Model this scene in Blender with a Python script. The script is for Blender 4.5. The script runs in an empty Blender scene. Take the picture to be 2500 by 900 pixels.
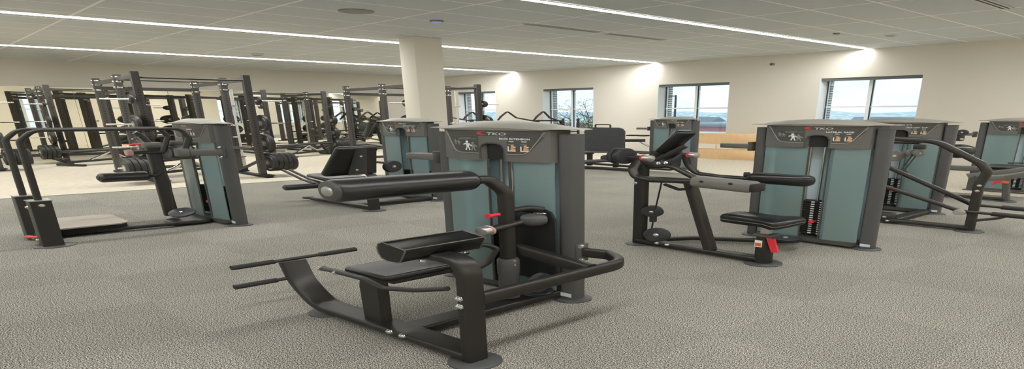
import bpy, bmesh, math, random
from mathutils import Vector, Matrix
R = math.radians
D = bpy.data
scene = bpy.context.scene
col = scene.collection

# ------------------------------------------------------------------ camera
W_S = 2.083                                   # the place is wide: plan widths run 2.083 : 1 along world X
YAW = R(45.53)
ER = (math.cos(YAW), -math.sin(YAW))          # room x axis (runs along the window wall)
EF = (math.sin(YAW), math.cos(YAW))           # room y axis (towards the window wall)
EYE = 1.5
cam = D.cameras.new('camera'); camo = D.objects.new('camera', cam); col.objects.link(camo)
cam.sensor_fit = 'HORIZONTAL'; cam.sensor_width = 36.0
cam.lens = 843.0 / 2500.0 * 36.0
cam.shift_x = -(1418.6 - 1250.0) / 2500.0
cam.clip_start = 0.05; cam.clip_end = 2000
camo.location = (0, 0, EYE)
camo.rotation_euler = (R(90 - 11.32), 0, 0)
scene.camera = camo

# ------------------------------------------------------------------ colour management, sky
scene.view_settings.view_transform = 'Standard'
scene.view_settings.look = 'None'
scene.view_settings.gamma = 1.0
scene.view_settings.use_curve_mapping = False
scene.view_settings.exposure = 0.15
LED_POWER = 39.0
SKY_POWER = 1.35
world = D.worlds.new('sky'); scene.world = world; world.use_nodes = True
wn = world.node_tree; wn.nodes.clear()
wo = wn.nodes.new('ShaderNodeOutputWorld'); wb = wn.nodes.new('ShaderNodeBackground')
wtc = wn.nodes.new('ShaderNodeTexCoord'); wmp = wn.nodes.new('ShaderNodeMapping')
wmp.inputs['Scale'].default_value = (1.0, 1.0, 5.0)
wnz = wn.nodes.new('ShaderNodeTexNoise'); wnz.inputs['Scale'].default_value = 3.0; wnz.inputs['Detail'].default_value = 4
wrp = wn.nodes.new('ShaderNodeValToRGB')
wrp.color_ramp.elements[0].position = 0.35; wrp.color_ramp.elements[0].color = (0.72, 0.86, 0.93, 1)
wrp.color_ramp.elements[1].position = 0.62; wrp.color_ramp.elements[1].color = (0.90, 0.96, 0.99, 1)
wn.links.new(wtc.outputs['Generated'], wmp.inputs['Vector']); wn.links.new(wmp.outputs[0], wnz.inputs['Vector'])
wn.links.new(wnz.outputs[0], wrp.inputs[0]); wn.links.new(wrp.outputs[0], wb.inputs[0])
wb.inputs[1].default_value = SKY_POWER
wn.links.new(wb.outputs[0], wo.inputs[0])

# ------------------------------------------------------------------ materials
def srgb(r, g, b):
    f = lambda c: (c / 255) / 12.92 if c / 255 <= 0.04045 else ((c / 255 + 0.055) / 1.055) ** 2.4
    return (f(r), f(g), f(b), 1)

def mat(name, rgb, rough=0.5, metal=0.0, bump=0.0, bscale=200.0, var=0.0, vscale=6.0, spec=0.5, coat=0.0, emit=None, estr=0.0):
    m = D.materials.new(name); m.use_nodes = True
    nt = m.node_tree; b = nt.nodes['Principled BSDF']
    c = srgb(*rgb)
    b.inputs['Base Color'].default_value = c
    b.inputs['Roughness'].default_value = rough
    b.inputs['Metallic'].default_value = metal
    b.inputs['Specular IOR Level'].default_value = spec
    b.inputs['Coat Weight'].default_value = coat
    if emit:
        b.inputs['Emission Color'].default_value = srgb(*emit); b.inputs['Emission Strength'].default_value = estr
    tc = nt.nodes.new('ShaderNodeTexCoord')
    if var:
        n = nt.nodes.new('ShaderNodeTexNoise'); n.inputs['Scale'].default_value = vscale; n.inputs['Detail'].default_value = 3
        nt.links.new(tc.outputs['Object'], n.inputs['Vector'])
        mx = nt.nodes.new('ShaderNodeMix'); mx.data_type = 'RGBA'
        mx.inputs['A'].default_value = tuple(x * (1 - var) for x in c[:3]) + (1,)
        mx.inputs['B'].default_value = tuple(min(1, x * (1 + var)) for x in c[:3]) + (1,)
        nt.links.new(n.outputs[0], mx.inputs['Factor']); nt.links.new(mx.outputs['Result'], b.inputs['Base Color'])
    if bump:
        n2 = nt.nodes.new('ShaderNodeTexNoise'); n2.inputs['Scale'].default_value = bscale; n2.inputs['Detail'].default_value = 2
        bp = nt.nodes.new('ShaderNodeBump'); bp.inputs['Strength'].default_value = bump; bp.inputs['Distance'].default_value = 0.002
        nt.links.new(tc.outputs['Object'], n2.inputs['Vector'])
        nt.links.new(n2.outputs[0], bp.inputs['Height']); nt.links.new(bp.outputs[0], b.inputs['Normal'])
    return m

M = {}
M['frame'] = mat('black_powder_coat', (58, 55, 52), 0.38, 0.55, spec=0.7, bump=0.25, bscale=350, var=0.08)
M['rack'] = mat('rack_steel', (62, 60, 58), 0.42, 0.2, spec=0.7, var=0.1)
M['rack_dark'] = mat('rack_steel_dark', (20, 20, 20), 0.6)
M['column'] = mat('charcoal_column', (84, 84, 84), 0.45, 0.1, bump=0.3, bscale=300, var=0.05)
M['header'] = mat('grey_plastic', (104, 102, 97), 0.5, 0.1, var=0.04)
M['header_dark'] = mat('dark_grey_plastic', (76, 75, 71), 0.5, 0.1)
M['cap'] = mat('silver_plastic', (160, 157, 147), 0.4, 0.2)
M['leather'] = mat('black_leather', (22, 21, 21), 0.30, 0.0, bump=0.2, bscale=260, spec=0.5)
M['foam'] = mat('black_foam', (30, 29, 28), 0.34, 0.0, spec=0.7, bump=0.15, bscale=300)
M['piping'] = mat('pale_piping', (104, 100, 94), 0.6)
M['rubber'] = mat('black_rubber', (34, 33, 32), 0.6, bump=0.3, bscale=220)
M['plate'] = mat('rubber_plate', (36, 35, 34), 0.45)
M['chrome'] = mat('chrome', (215, 213, 208), 0.16, 1.0)
M['steel'] = mat('satin_steel', (190, 188, 182), 0.35, 0.9)
M['white_steel'] = mat('hard_chrome_bar', (225, 222, 214), 0.4, 0.4)
M['red'] = mat('red_plastic', (228, 52, 62), 0.35)
M['red_label'] = mat('red_label', (205, 60, 55), 0.5)
M['silver_ink'] = mat('silver_ink', (200, 198, 192), 0.4, 0.3)
M['white_ink'] = mat('white_ink', (240, 240, 238), 0.5)
M['grey_ink'] = mat('grey_ink', (140, 138, 132), 0.5)
M['orange_ink'] = mat('orange_ink', (216, 160, 110), 0.5)
M['sticker'] = mat('pale_sticker', (212, 220, 225), 0.4)
M['orange_sticker'] = mat('orange_sticker', (226, 110, 50), 0.5)
M['grip'] = mat('grey_moulded_grip', (112, 110, 104), 0.55, bump=0.2, bscale=200)
M['cam'] = mat('dark_polymer', (52, 53, 56), 0.4, 0.1)
M['label_tape'] = mat('pale_pink_tape', (206, 160, 156), 0.5)
M['wall'] = mat('painted_wall', (214, 209, 198), 0.85, var=0.02, vscale=0.6)
M['columnpaint'] = mat('column_paint', (240, 233, 218), 0.85, var=0.02, vscale=1)
M['white_frame'] = mat('window_frame_white', (238, 242, 244), 0.5)
M['jamb'] = mat('window_jamb', (225, 232, 236), 0.6)
M['blind'] = mat('blind_cassette', (96, 100, 104), 0.6)
M['dark_gasket'] = mat('dark_gasket', (28, 42, 50), 0.5)
M['wood'] = mat('birch_plywood', (232, 196, 150), 0.6, var=0.12, vscale=5)
M['box_label'] = mat('box_label', (236, 226, 214), 0.6)
M['green_label'] = mat('green_label', (190, 222, 170), 0.6)
M['base'] = mat('rubber_baseboard', (60, 58, 56), 0.6)
M['ceil_white'] = mat('ceiling_fitting_white', (205, 203, 196), 0.5)
M['ceil_grey'] = mat('ceiling_fitting_grey', (140, 138, 130), 0.5)
M['ceil_dark'] = mat('ceiling_slot_dark', (50, 50, 48), 0.7)
M['sensor_blue'] = mat('sensor_blue', (150, 150, 215), 0.4, emit=(140, 140, 230), estr=0.4)
M['brick'] = mat('outside_brick', (150, 146, 146), 0.8, var=0.3, vscale=12)
M['greenplate'] = mat('olive_plate', (52, 62, 48), 0.5)

def teal():
    m = D.materials.new('smoked_teal_acrylic'); m.use_nodes = True; nt = m.node_tree; b = nt.nodes['Principled BSDF']
    b.inputs['Base Color'].default_value = srgb(164, 184, 184); b.inputs['Roughness'].default_value = 0.15
    b.inputs['Specular IOR Level'].default_value = 0.6
    tr = nt.nodes.new('ShaderNodeBsdfTransparent'); tr.inputs[0].default_value = srgb(176, 208, 212)
    mx = nt.nodes.new('ShaderNodeMixShader'); mx.inputs[0].default_value = 0.5
    out = nt.nodes['Material Output']
    nt.links.new(b.outputs[0], mx.inputs[1]); nt.links.new(tr.outputs[0], mx.inputs[2]); nt.links.new(mx.outputs[0], out.inputs[0])
    return m
M['teal'] = teal()
M['backshroud'] = mat('pale_back_shroud', (205, 220, 226), 0.4)

def glass():
    m = D.materials.new('window_glass'); m.use_nodes = True; nt = m.node_tree
    nt.nodes.remove(nt.nodes['Principled BSDF'])
    tr = nt.nodes.new('ShaderNodeBsdfTransparent'); tr.inputs[0].default_value = (0.93, 0.97, 0.98, 1)
    gl = nt.nodes.new('ShaderNodeBsdfGlossy'); gl.inputs['Roughness'].default_value = 0.02
    mx = nt.nodes.new('ShaderNodeMixShader'); mx.inputs[0].default_value = 0.05
    nt.links.new(tr.outputs[0], mx.inputs[1]); nt.links.new(gl.outputs[0], mx.inputs[2]); nt.links.new(mx.outputs[0], nt.nodes['Material Output'].inputs[0])
    return m
M['glass'] = glass()

def mirror():
    m = mat('mirror_silver', (250, 249, 238), 0.015, 1.0)
    return m
M['mirror'] = mirror()

def emitter(name, c, s):
    m = D.materials.new(name); m.use_nodes = True; nt = m.node_tree
    nt.nodes.remove(nt.nodes['Principled BSDF'])
    e = nt.nodes.new('ShaderNodeEmission'); e.inputs[0].default_value = c; e.inputs[1].default_value = s
    nt.links.new(e.outputs[0], nt.nodes['Material Output'].inputs[0])
    return m
M['led'] = emitter('led_diffuser', (1.0, 1.0, 0.985, 1), LED_POWER)
M['led_far'] = emitter('led_diffuser_far', (1.0, 1.0, 0.985, 1), LED_POWER * 1.5)

def N(nt, t, **k):
    n = nt.nodes.new(t)
    for a, v in k.items(): setattr(n, a, v)
    return n

def carpet():
    m = D.materials.new('loop_pile_carpet'); m.use_nodes = True; nt = m.node_tree; b = nt.nodes['Principled BSDF']
    b.inputs['Roughness'].default_value = 0.95; b.inputs['Specular IOR Level'].default_value = 0.1
    uv = N(nt, 'ShaderNodeUVMap'); L = nt.links.new
    n1 = N(nt, 'ShaderNodeTexNoise'); n1.inputs['Scale'].default_value = 235; n1.inputs['Detail'].default_value = 3; n1.inputs['Roughness'].default_value = 0.65
    n2 = N(nt, 'ShaderNodeTexNoise'); n2.inputs['Scale'].default_value = 1.1; n2.inputs['Detail'].default_value = 2
    L(uv.outputs[0], n1.inputs['Vector']); L(uv.outputs[0], n2.inputs['Vector'])
    rp = N(nt, 'ShaderNodeValToRGB'); e = rp.color_ramp.elements
    e[0].position = 0.38; e[0].color = srgb(20, 18, 17)
    e[1].position = 0.62; e[1].color = srgb(232, 227, 214)
    k = rp.color_ramp.elements.new(0.50); k.color = srgb(130, 126, 117)
    L(n1.outputs[0], rp.inputs[0])
    # tiles laid in alternating direction
    sp = N(nt, 'ShaderNodeSeparateXYZ'); L(uv.outputs[0], sp.inputs[0])
    ck = N(nt, 'ShaderNodeTexChecker'); ck.inputs['Scale'].default_value = 1.64
    ck.inputs['Color1'].default_value = (0.96, 0.96, 0.96, 1); ck.inputs['Color2'].default_value = (1.04, 1.04, 1.04, 1)
    L(uv.outputs[0], ck.inputs['Vector'])
    mr = N(nt, 'ShaderNodeMapRange'); mr.inputs['From Min'].default_value = 0.3; mr.inputs['From Max'].default_value = 0.7
    mr.inputs['To Min'].default_value = 0.92; mr.inputs['To Max'].default_value = 1.08
    L(n2.outputs[0], mr.inputs[0])
    mu = N(nt, 'ShaderNodeMix', data_type='RGBA', blend_type='MULTIPLY'); mu.inputs['Factor'].default_value = 1
    L(rp.outputs[0], mu.inputs['A']); L(ck.outputs[0], mu.inputs['B'])
    mu2 = N(nt, 'ShaderNodeMix', data_type='RGBA', blend_type='MULTIPLY'); mu2.inputs['Factor'].default_value = 1
    L(mu.outputs['Result'], mu2.inputs['A']); L(mr.outputs[0], mu2.inputs['B'])
    L(mu2.outputs['Result'], b.inputs['Base Color'])
    bp = N(nt, 'ShaderNodeBump'); bp.inputs['Strength'].default_value = 0.35; bp.inputs['Distance'].default_value = 0.004
    L(n1.outputs[0], bp.inputs['Height']); L(bp.outputs[0], b.inputs['Normal'])
    return m
M['carpet'] = carpet()

def rubberfloor():
    m = D.materials.new('pale_speckled_floor'); m.use_nodes = True; nt = m.node_tree; b = nt.nodes['Principled BSDF']
    b.inputs['Roughness'].default_value = 0.75; b.inputs['Specular IOR Level'].default_value = 0.3
    uv = N(nt, 'ShaderNodeUVMap'); L = nt.links.new
    n1 = N(nt, 'ShaderNodeTexNoise'); n1.inputs['Scale'].default_value = 38; n1.inputs['Detail'].default_value = 4
    mp = N(nt, 'ShaderNodeMapping'); mp.inputs['Scale'].default_value = (1, 0.35, 1); mp.inputs['Rotation'].default_value = (0, 0, R(45))
    L(uv.outputs[0], mp.inputs[0]); L(mp.outputs[0], n1.inputs['Vector'])
    rp = N(nt, 'ShaderNodeValToRGB'); e = rp.color_ramp.elements
    e[0].position = 0.3; e[0].color = srgb(192, 182, 162); e[1].position = 0.7; e[1].color = srgb(218, 209, 190)
    L(n1.outputs[0], rp.inputs[0]); L(rp.outputs[0], b.inputs['Base Color'])
    return m
M['floor2'] = rubberfloor()

def ceilmat():
    m = D.materials.new('ceiling_tiles'); m.use_nodes = True; nt = m.node_tree; b = nt.nodes['Principled BSDF']
    b.inputs['Roughness'].default_value = 0.9; b.inputs['Specular IOR Level'].default_value = 0.15
    uv = N(nt, 'ShaderNodeUVMap'); L = nt.links.new
    sp = N(nt, 'ShaderNodeSeparateXYZ'); L(uv.outputs[0], sp.inputs[0])
    def line(out, off, period, w):
        a = N(nt, 'ShaderNodeMath', operation='ADD'); a.inputs[1].default_value = off; L(out, a.inputs[0])
        p = N(nt, 'ShaderNodeMath', operation='PINGPONG'); p.inputs[1].default_value = period / 2; L(a.outputs[0], p.inputs[0])
        c = N(nt, 'ShaderNodeMath', operation='LESS_THAN'); c.inputs[1].default_value = w; L(p.outputs[0], c.inputs[0])
        return c
    la = line(sp.outputs[0], 2.93, 0.61, 0.013); lb = line(sp.outputs[1], -6.35, 1.165, 0.014)
    mxx = N(nt, 'ShaderNodeMath', operation='MAXIMUM'); L(la.outputs[0], mxx.inputs[0]); L(lb.outputs[0], mxx.inputs[1])
    n1 = N(nt, 'ShaderNodeTexNoise'); n1.inputs['Scale'].default_value = 0.8; L(uv.outputs[0], n1.inputs['Vector'])
    tile = N(nt, 'ShaderNodeMix', data_type='RGBA'); tile.inputs['A'].default_value = srgb(198, 202, 202); tile.inputs['B'].default_value = srgb(206, 210, 210)
    L(n1.outputs[0], tile.inputs['Factor'])
    mx = N(nt, 'ShaderNodeMix', data_type='RGBA'); L(mxx.outputs[0], mx.inputs['Factor']); L(tile.outputs['Result'], mx.inputs['A'])
    mx.inputs['B'].default_value = srgb(240, 240, 238)
    L(mx.outputs['Result'], b.inputs['Base Color'])
    bp = N(nt, 'ShaderNodeBump'); bp.inputs['Strength'].default_value = 0.5; bp.inputs['Distance'].default_value = 0.01
    L(mxx.outputs[0], bp.inputs['Height']); L(bp.outputs[0], b.inputs['Normal'])
    return m
M['ceiling'] = ceilmat()

def perf():
    m = mat('perforated_steel', (64, 61, 58), 0.42, 0.2, spec=0.7); nt = m.node_tree; b = nt.nodes['Principled BSDF']; L = nt.links.new
    uv = N(nt, 'ShaderNodeUVMap'); sp = N(nt, 'ShaderNodeSeparateXYZ'); L(uv.outputs[0], sp.inputs[0])
    pp = N(nt, 'ShaderNodeMath', operation='PINGPONG'); pp.inputs[1].default_value = .0275; L(sp.outputs[1], pp.inputs[0])
    cb = N(nt, 'ShaderNodeCombineXYZ'); L(sp.outputs[0], cb.inputs[0]); L(pp.outputs[0], cb.inputs[1])
    ln = N(nt, 'ShaderNodeVectorMath', operation='LENGTH'); L(cb.outputs[0], ln.inputs[0])
    lt = N(nt, 'ShaderNodeMath', operation='LESS_THAN'); lt.inputs[1].default_value = .0125; L(ln.outputs['Value'], lt.inputs[0])
    gt = N(nt, 'ShaderNodeMath', operation='GREATER_THAN'); gt.inputs[1].default_value = .40; L(sp.outputs[1], gt.inputs[0])
    l2 = N(nt, 'ShaderNodeMath', operation='LESS_THAN'); l2.inputs[1].default_value = 2.08; L(sp.outputs[1], l2.inputs[0])
    m1 = N(nt, 'ShaderNodeMath', operation='MULTIPLY'); L(lt.outputs[0], m1.inputs[0]); L(gt.outputs[0], m1.inputs[1])
    m2 = N(nt, 'ShaderNodeMath', operation='MULTIPLY'); L(m1.outputs[0], m2.inputs[0]); L(l2.outputs[0], m2.inputs[1])
    mx = N(nt, 'ShaderNodeMix', data_type='RGBA'); mx.inputs['A'].default_value = srgb(66, 62, 59); mx.inputs['B'].default_value = srgb(12, 12, 12)
    L(m2.outputs[0], mx.inputs['Factor']); L(mx.outputs['Result'], b.inputs['Base Color'])
    return m
M['perforated'] = perf()

def treadmat():
    m = D.materials.new('tread_plate'); m.use_nodes = True; nt = m.node_tree; b = nt.nodes['Principled BSDF']
    b.inputs['Roughness'].default_value = 0.45
    uv = N(nt, 'ShaderNodeTexCoord'); L = nt.links.new
    wv = N(nt, 'ShaderNodeTexWave', wave_type='BANDS', bands_direction='Z'); wv.inputs['Scale'].default_value = 12; wv.inputs['Distortion'].default_value = 6
    wv.inputs['Detail Scale'].default_value = 2.0
    L(uv.outputs['Object'], wv.inputs['Vector'])
    mx = N(nt, 'ShaderNodeMix', data_type='RGBA'); mx.inputs['A'].default_value = srgb(44, 46, 48); mx.inputs['B'].default_value = srgb(80, 82, 84)
    L(wv.outputs['Fac'], mx.inputs['Factor']); L(mx.outputs['Result'], b.inputs['Base Color'])
    return m
M['tread'] = treadmat()
M['tread_pale'] = mat('grey_grip_mat', (182, 172, 160), 0.8, var=0.12, vscale=60)

# ------------------------------------------------------------------ geometry helpers
def w2(x, y):
    return (W_S * (x * ER[0] + y * EF[0]), x * ER[1] + y * EF[1])

class Frame:
    def __init__(s, ox, oy, deg=0.0, oz=0.0):
        s.o = (ox, oy, oz); s.c = math.cos(R(deg)); s.s = math.sin(R(deg)); s.deg = deg
    def loc(s):
        a = w2(s.o[0], s.o[1]); return (a[0], a[1], s.o[2])
    def vec(s, v):
        a = w2(v[0] * s.c - v[1] * s.s, v[0] * s.s + v[1] * s.c); return (a[0], a[1], v[2])
    def sub(s, x, y, z=0.0, deg=0.0):
        return Frame(s.o[0] + x * s.c - y * s.s, s.o[1] + x * s.s + y * s.c, s.deg + deg, s.o[2] + z)
ROOM = Frame(0, 0, 0)

class MB:
    def __init__(s): s.v = []; s.f = []; s.m = []
    def add(s, vs, fs, mi=0, T=None):
        n = len(s.v)
        s.v += [tuple(T @ Vector(v)) if T else tuple(v) for v in vs]
        s.f += [tuple(n + i for i in f) for f in fs]; s.m += [mi] * len(fs)
        return s
    def box(s, x0, x1, y0, y1, z0, z1, mi=0, T=None):
        x0, x1 = min(x0, x1), max(x0, x1); y0, y1 = min(y0, y1), max(y0, y1); z0, z1 = min(z0, z1), max(z0, z1)
        vs = [(x, y, z) for z in (z0, z1) for y in (y0, y1) for x in (x0, x1)]
        return s.add(vs, [(0, 2, 3, 1), (4, 5, 7, 6), (0, 1, 5, 4), (2, 6, 7, 3), (0, 4, 6, 2), (1, 3, 7, 5)], mi, T)
    def rbox(s, c, size, r=0.01, seg=2, rot=None, mi=0):
        bm = bmesh.new(); bmesh.ops.create_cube(bm, size=1)
        for v in bm.verts: v.co = Vector((v.co.x * size[0], v.co.y * size[1], v.co.z * size[2]))
        bmesh.ops.bevel(bm, geom=list(bm.edges), offset=min(r, min(size) * 0.49), segments=seg, profile=0.5, affect='EDGES')
        T = Matrix.Translation(c) @ (rot.to_4x4() if rot else Matrix.Identity(4))
        bm.verts.index_update()
        s.add([v.co.copy() for v in bm.verts], [tuple(v.index for v in f.verts) for f in bm.faces], mi, T)
        bm.free(); return s
    def cyl(s, p0, p1, r0, r1=None, seg=16, mi=0, cap=True):
        r1 = r0 if r1 is None else r1
        p0, p1 = Vector(p0), Vector(p1); d = (p1 - p0).normalized()
        a = d.orthogonal().normalized(); b = d.cross(a)
        vs = [p + (a * math.cos(t) + b * math.sin(t)) * r for p, r in ((p0, r0), (p1, r1)) for t in [2 * math.pi * i / seg for i in range(seg)]]
        fs = [(i, (i + 1) % seg, seg + (i + 1) % seg, seg + i) for i in range(seg)]
        if cap: fs += [tuple(range(seg - 1, -1, -1)), tuple(range(seg, 2 * seg))]
        return s.add(vs, fs, mi)
    def lathe(s, p0, d, prof, seg=24, mi=0):
        p0 = Vector(p0); d = Vector(d).normalized(); a = d.orthogonal().normalized(); b = d.cross(a)
        vs = []; n = len(prof)
        for t, r in prof:
            for i in range(seg):
                th = 2 * math.pi * i / seg; vs.append(p0 + d * t + (a * math.cos(th) + b * math.sin(th)) * max(r, 1e-4))
        fs = [(k * seg + i, k * seg + (i + 1) % seg, (k + 1) * seg + (i + 1) % seg, (k + 1) * seg + i) for k in range(n - 1) for i in range(seg)]
        fs += [tuple(range(seg - 1, -1, -1)), tuple(range((n - 1) * seg, n * seg))]
        return s.add(vs, fs, mi)
    def roller(s, p0, p1, r, seg=24, mi=0):
        L = (Vector(p1) - Vector(p0)).length; e = min(r * 0.35, L * 0.2)
        return s.lathe(p0, Vector(p1) - Vector(p0), [(0, r * .72), (e * .25, r * .88), (e * .6, r * .97), (e, r), (L - e, r), (L - e * .6, r * .97), (L - e * .25, r * .88), (L, r * .72)], seg, mi)
    def disc(s, p0, p1, r, seg=28, mi=0):
        L = (Vector(p1) - Vector(p0)).length; e = min(L * 0.25, r * 0.08)
        return s.lathe(p0, Vector(p1) - Vector(p0), [(0, r - e), (e, r), (L - e, r), (L, r - e)], seg, mi)
    def sweep(s, pts, w, h=None, up=(0, 0, 1), fillet=0.0, fseg=6, cr=None, mi=0, cap=True, closed=False):
        """tube along pts: round (h None, radius w) or rounded rectangle w (sideways) x h (along up)"""
        P = [Vector(p) for p in pts]
        if fillet:
            Q = [P[0]]
            for i in range(1, len(P) - 1):
                a, b, c = P[i - 1], P[i], P[i + 1]
                fl = fillet[i - 1] if isinstance(fillet, (list, tuple)) else fillet
                u = (a - b); v = (c - b); ang = u.angle(v)
                if ang > 3.05 or fl <= 0: Q.append(b); continue
                dd = min(fl / math.tan(ang / 2), u.length * 0.49, v.length * 0.49)
                A = b + u.normalized() * dd; C = b + v.normalized() * dd
                for k in range(fseg + 1):
                    t = k / fseg; Q.append(A * (1 - t) ** 2 + b * 2 * t * (1 - t) + C * t * t)
            Q.append(P[-1]); P = Q
        n = len(P)
        if h is None:
            seg = 14; prof = [(w * math.cos(2 * math.pi * i / seg), w * math.sin(2 * math.pi * i / seg)) for i in range(seg)]
        else:
            r = cr if cr is not None else min(w, h) * 0.28
            prof = []
            for cx, cy, a0 in ((w / 2 - r, h / 2 - r, 0), (-w / 2 + r, h / 2 - r, 90), (-w / 2 + r, -h / 2 + r, 180), (w / 2 - r, -h / 2 + r, 270)):
                for k in range(4):
                    t = R(a0 + 30 * k); prof.append((cx + r * math.cos(t), cy + r * math.sin(t)))
            seg = len(prof)
        U = Vector(up); vs = []
        for i in range(n):
            if i == 0: t = P[1] - P[0]
            elif i == n - 1: t = P[-1] - P[-2]
            else: t = (P[i + 1] - P[i]).normalized() + (P[i] - P[i - 1]).normalized()
            t.normalize()
            side = t.cross(U)
            if side.length < 1e-3: side = t.orthogonal()
            side.normalize(); nu = side.cross(t).normalized(); U = nu
            k = 1.0
            if 0 < i < n - 1:
                cs = abs(t.dot((P[i + 1] - P[i]).normalized())); k = 1 / max(cs, 0.6)
            for px, py in prof: vs.append(P[i] + side * px * k + nu * py * k if h is None else P[i] + side * px + nu * py * k)
        fs = [(i * seg + j, i * seg + (j + 1) % seg, (i + 1) * seg + (j + 1) % seg, (i + 1) * seg + j) for i in range(n - 1) for j in range(seg)]
        if closed: fs += [((n - 1) * seg + j, (n - 1) * seg + (j + 1) % seg, (j + 1) % seg, j) for j in range(seg)]
        elif cap: fs += [tuple(range(seg - 1, -1, -1)), tuple(range((n - 1) * seg, n * seg))]
        return s.add(vs, fs, mi)
    def prism(s, poly, a, b, axis='y', mi=0):
        """poly in the plane across axis, extruded from a to b"""
        f = {'y': lambda p, t: (p[0], t, p[1]), 'x': lambda p, t: (t, p[0], p[1]), 'z': lambda p, t: (p[0], p[1], t)}[axis]
        n = len(poly); vs = [f(p, a) for p in poly] + [f(p, b) for p in poly]
        fs = [tuple(range(n - 1, -1, -1)), tuple(range(n, 2 * n))] + [(i, (i + 1) % n, n + (i + 1) % n, n + i) for i in range(n)]
        return s.add(vs, fs, mi)
    def build(s, name, mats, parent=None, fr=ROOM, sharp=38, uv=False, recalc=True):
        if not isinstance(mats, (list, tuple)): mats = [mats]
        me = D.meshes.new(name)
        base = fr.loc() if parent is None else (0, 0, 0)
        me.from_pydata([fr.vec(v) for v in s.v], [], s.f)
        for m in mats: me.materials.append(M[m])
        me.polygons.foreach_set('material_index', s.m)
        bm = bmesh.new(); bm.from_mesh(me)
        if recalc: bmesh.ops.recalc_face_normals(bm, faces=bm.faces)
        lim = R(sharp)
        for f in bm.faces: f.smooth = True
        for e in bm.edges:
            if len(e.link_faces) == 2:
                e.smooth = e.calc_face_angle(0) < lim
            else: e.smooth = False
        bm.to_mesh(me); bm.free()
        if uv:
            ul = me.uv_layers.new(name='UVMap')
            for lp in me.loops:
                v = s.v[lp.vertex_index]; ul.data[lp.index].uv = (v[0], v[1])
        o = D.objects.new(name, me); col.objects.link(o)
        o.location = base
        if parent is not None: o.parent = parent
        return o

def tag(o, label, cat, group=None, kind=None):
    if label: o['label'] = label
    if cat: o['category'] = cat
    if group: o['group'] = group
    if kind: o['kind'] = kind
    return o
def thing(name, fr, label, cat, group=None):
    o = D.objects.new(name, None); col.objects.link(o); o.location = fr.loc(); o.empty_display_size = 0.2
    return tag(o, label, cat, group)
def struct(name, mb, mats, uv=False, sharp=38):
    o = mb.build(name, mats, None, ROOM, sharp, uv); o['kind'] = 'structure'; return o
def lab(o, s): o['label'] = s; return o
def rotm(ax, deg): return Matrix.Rotation(R(deg), 3, ax)

_font = None
def text_geo(s, size, width=None):
    cu = D.curves.new('t', 'FONT'); cu.body = s; cu.size = size; cu.resolution_u = 2; cu.extrude = 0.0; cu.offset = size * .025
    o = D.objects.new('t', cu); me = o.to_mesh()
    vs = [tuple(v.co) for v in me.vertices]; fs = [tuple(p.vertices) for p in me.polygons]
    o.to_mesh_clear(); D.objects.remove(o); D.curves.remove(cu)
    x0 = min(v[0] for v in vs); x1 = max(v[0] for v in vs)
    k = (width / (x1 - x0)) if width else 1.0
    return [((v[0] - x0) * k, v[1]) for v in vs], fs
def put_text(mb, s, x, y, z, size, width, mi=0, yf=None, shear=0.0):
    """lettering standing in the xz plane, lower left corner at x, z"""
    vs, fs = text_geo(s, size, width)
    mb.add([(x + a + shear * b, (yf(x + a) if yf else y), z + b) for a, b in vs], fs, mi)

# ------------------------------------------------------------------ THE SETTING
XB = -15.83; YW = 10.49; HC = 3.43; XR = 3.4; YN = -3.6; CARX = -7.95; CARY = 7.2
b = MB(); b.add([(CARX, YN, 0), (XR, YN, 0), (XR, CARY, 0), (CARX, CARY, 0)], [(0, 1, 2, 3)])
struct('floor', b, 'carpet', uv=True)
b = MB(); b.add([(XB, YN, 0), (CARX, YN, 0), (CARX, YW, 0), (XB, YW, 0)], [(0, 1, 2, 3)])
b.add([(CARX, CARY, 0), (XR, CARY, 0), (XR, YW, 0), (CARX, YW, 0)], [(0, 1, 2, 3)])
struct('floor_rubber', b, 'floor2', uv=True)
b = MB(); b.box(CARX - 0.015, CARX + 0.015, YN, CARY, 0, 0.006); b.box(CARX - 0.015, XR, CARY - 0.012, CARY + 0.012, 0, 0.006)
struct('trim_1', b, 'ceil_grey')
b = MB(); b.box(XB - .2, XR + .2, YN - .2, YW + .22, HC, HC + .12)
o = struct('ceiling', b, 'ceiling', uv=True)
WT = 0.30
struct('wall_back', MB().box(XB - .2, XB, YN - .2, YW + .3, 0, HC), 'wall')
struct('wall_right', MB().box(XR, XR + .2, YN, YW + .3, 0, HC), 'columnpaint')  # unseen wall in the paler pillar paint, brightness for the mirror put into colour
WZ0, WZ1 = 0.87, 2.63
wins = [(-15.0, -13.48), (-11.86, -10.33), (-8.69, -7.14), (-5.53, -4.02), (-2.37, -.86)]
b = MB(); xs = XB
for a, c in wins:
    b.box(xs, a, YW, YW + WT, 0, HC); b.box(a, c, YW, YW + WT, 0, WZ0); b.box(a, c, YW, YW + WT, WZ1, HC); xs = c
b.box(xs, XR + .2, YW, YW + WT, 0, HC)
struct('wall_window', b, 'wall')
near = [(-10.95, -10.2, .9, 2.6), (-6.1, -5.1, .9, 2.6), (-3.7, -2.3, .9, 2.8), (-.95, .8, .9, 3.0)]  # openings added behind the camera so the mirror catches bright daylight
b = MB(); xs = XB - .2
for a, c, z0, z1 in near:
    b.box(xs, a, YN - WT, YN, 0, HC); b.box(a, c, YN - WT, YN, 0, z0); b.box(a, c, YN - WT, YN, z1, HC); xs = c
b.box(xs, XR + .2, YN - WT, YN, 0, HC)
struct('wall_near', b, 'columnpaint')  # paler pillar paint stands in for light on this unseen wall, seen mirrored
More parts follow.
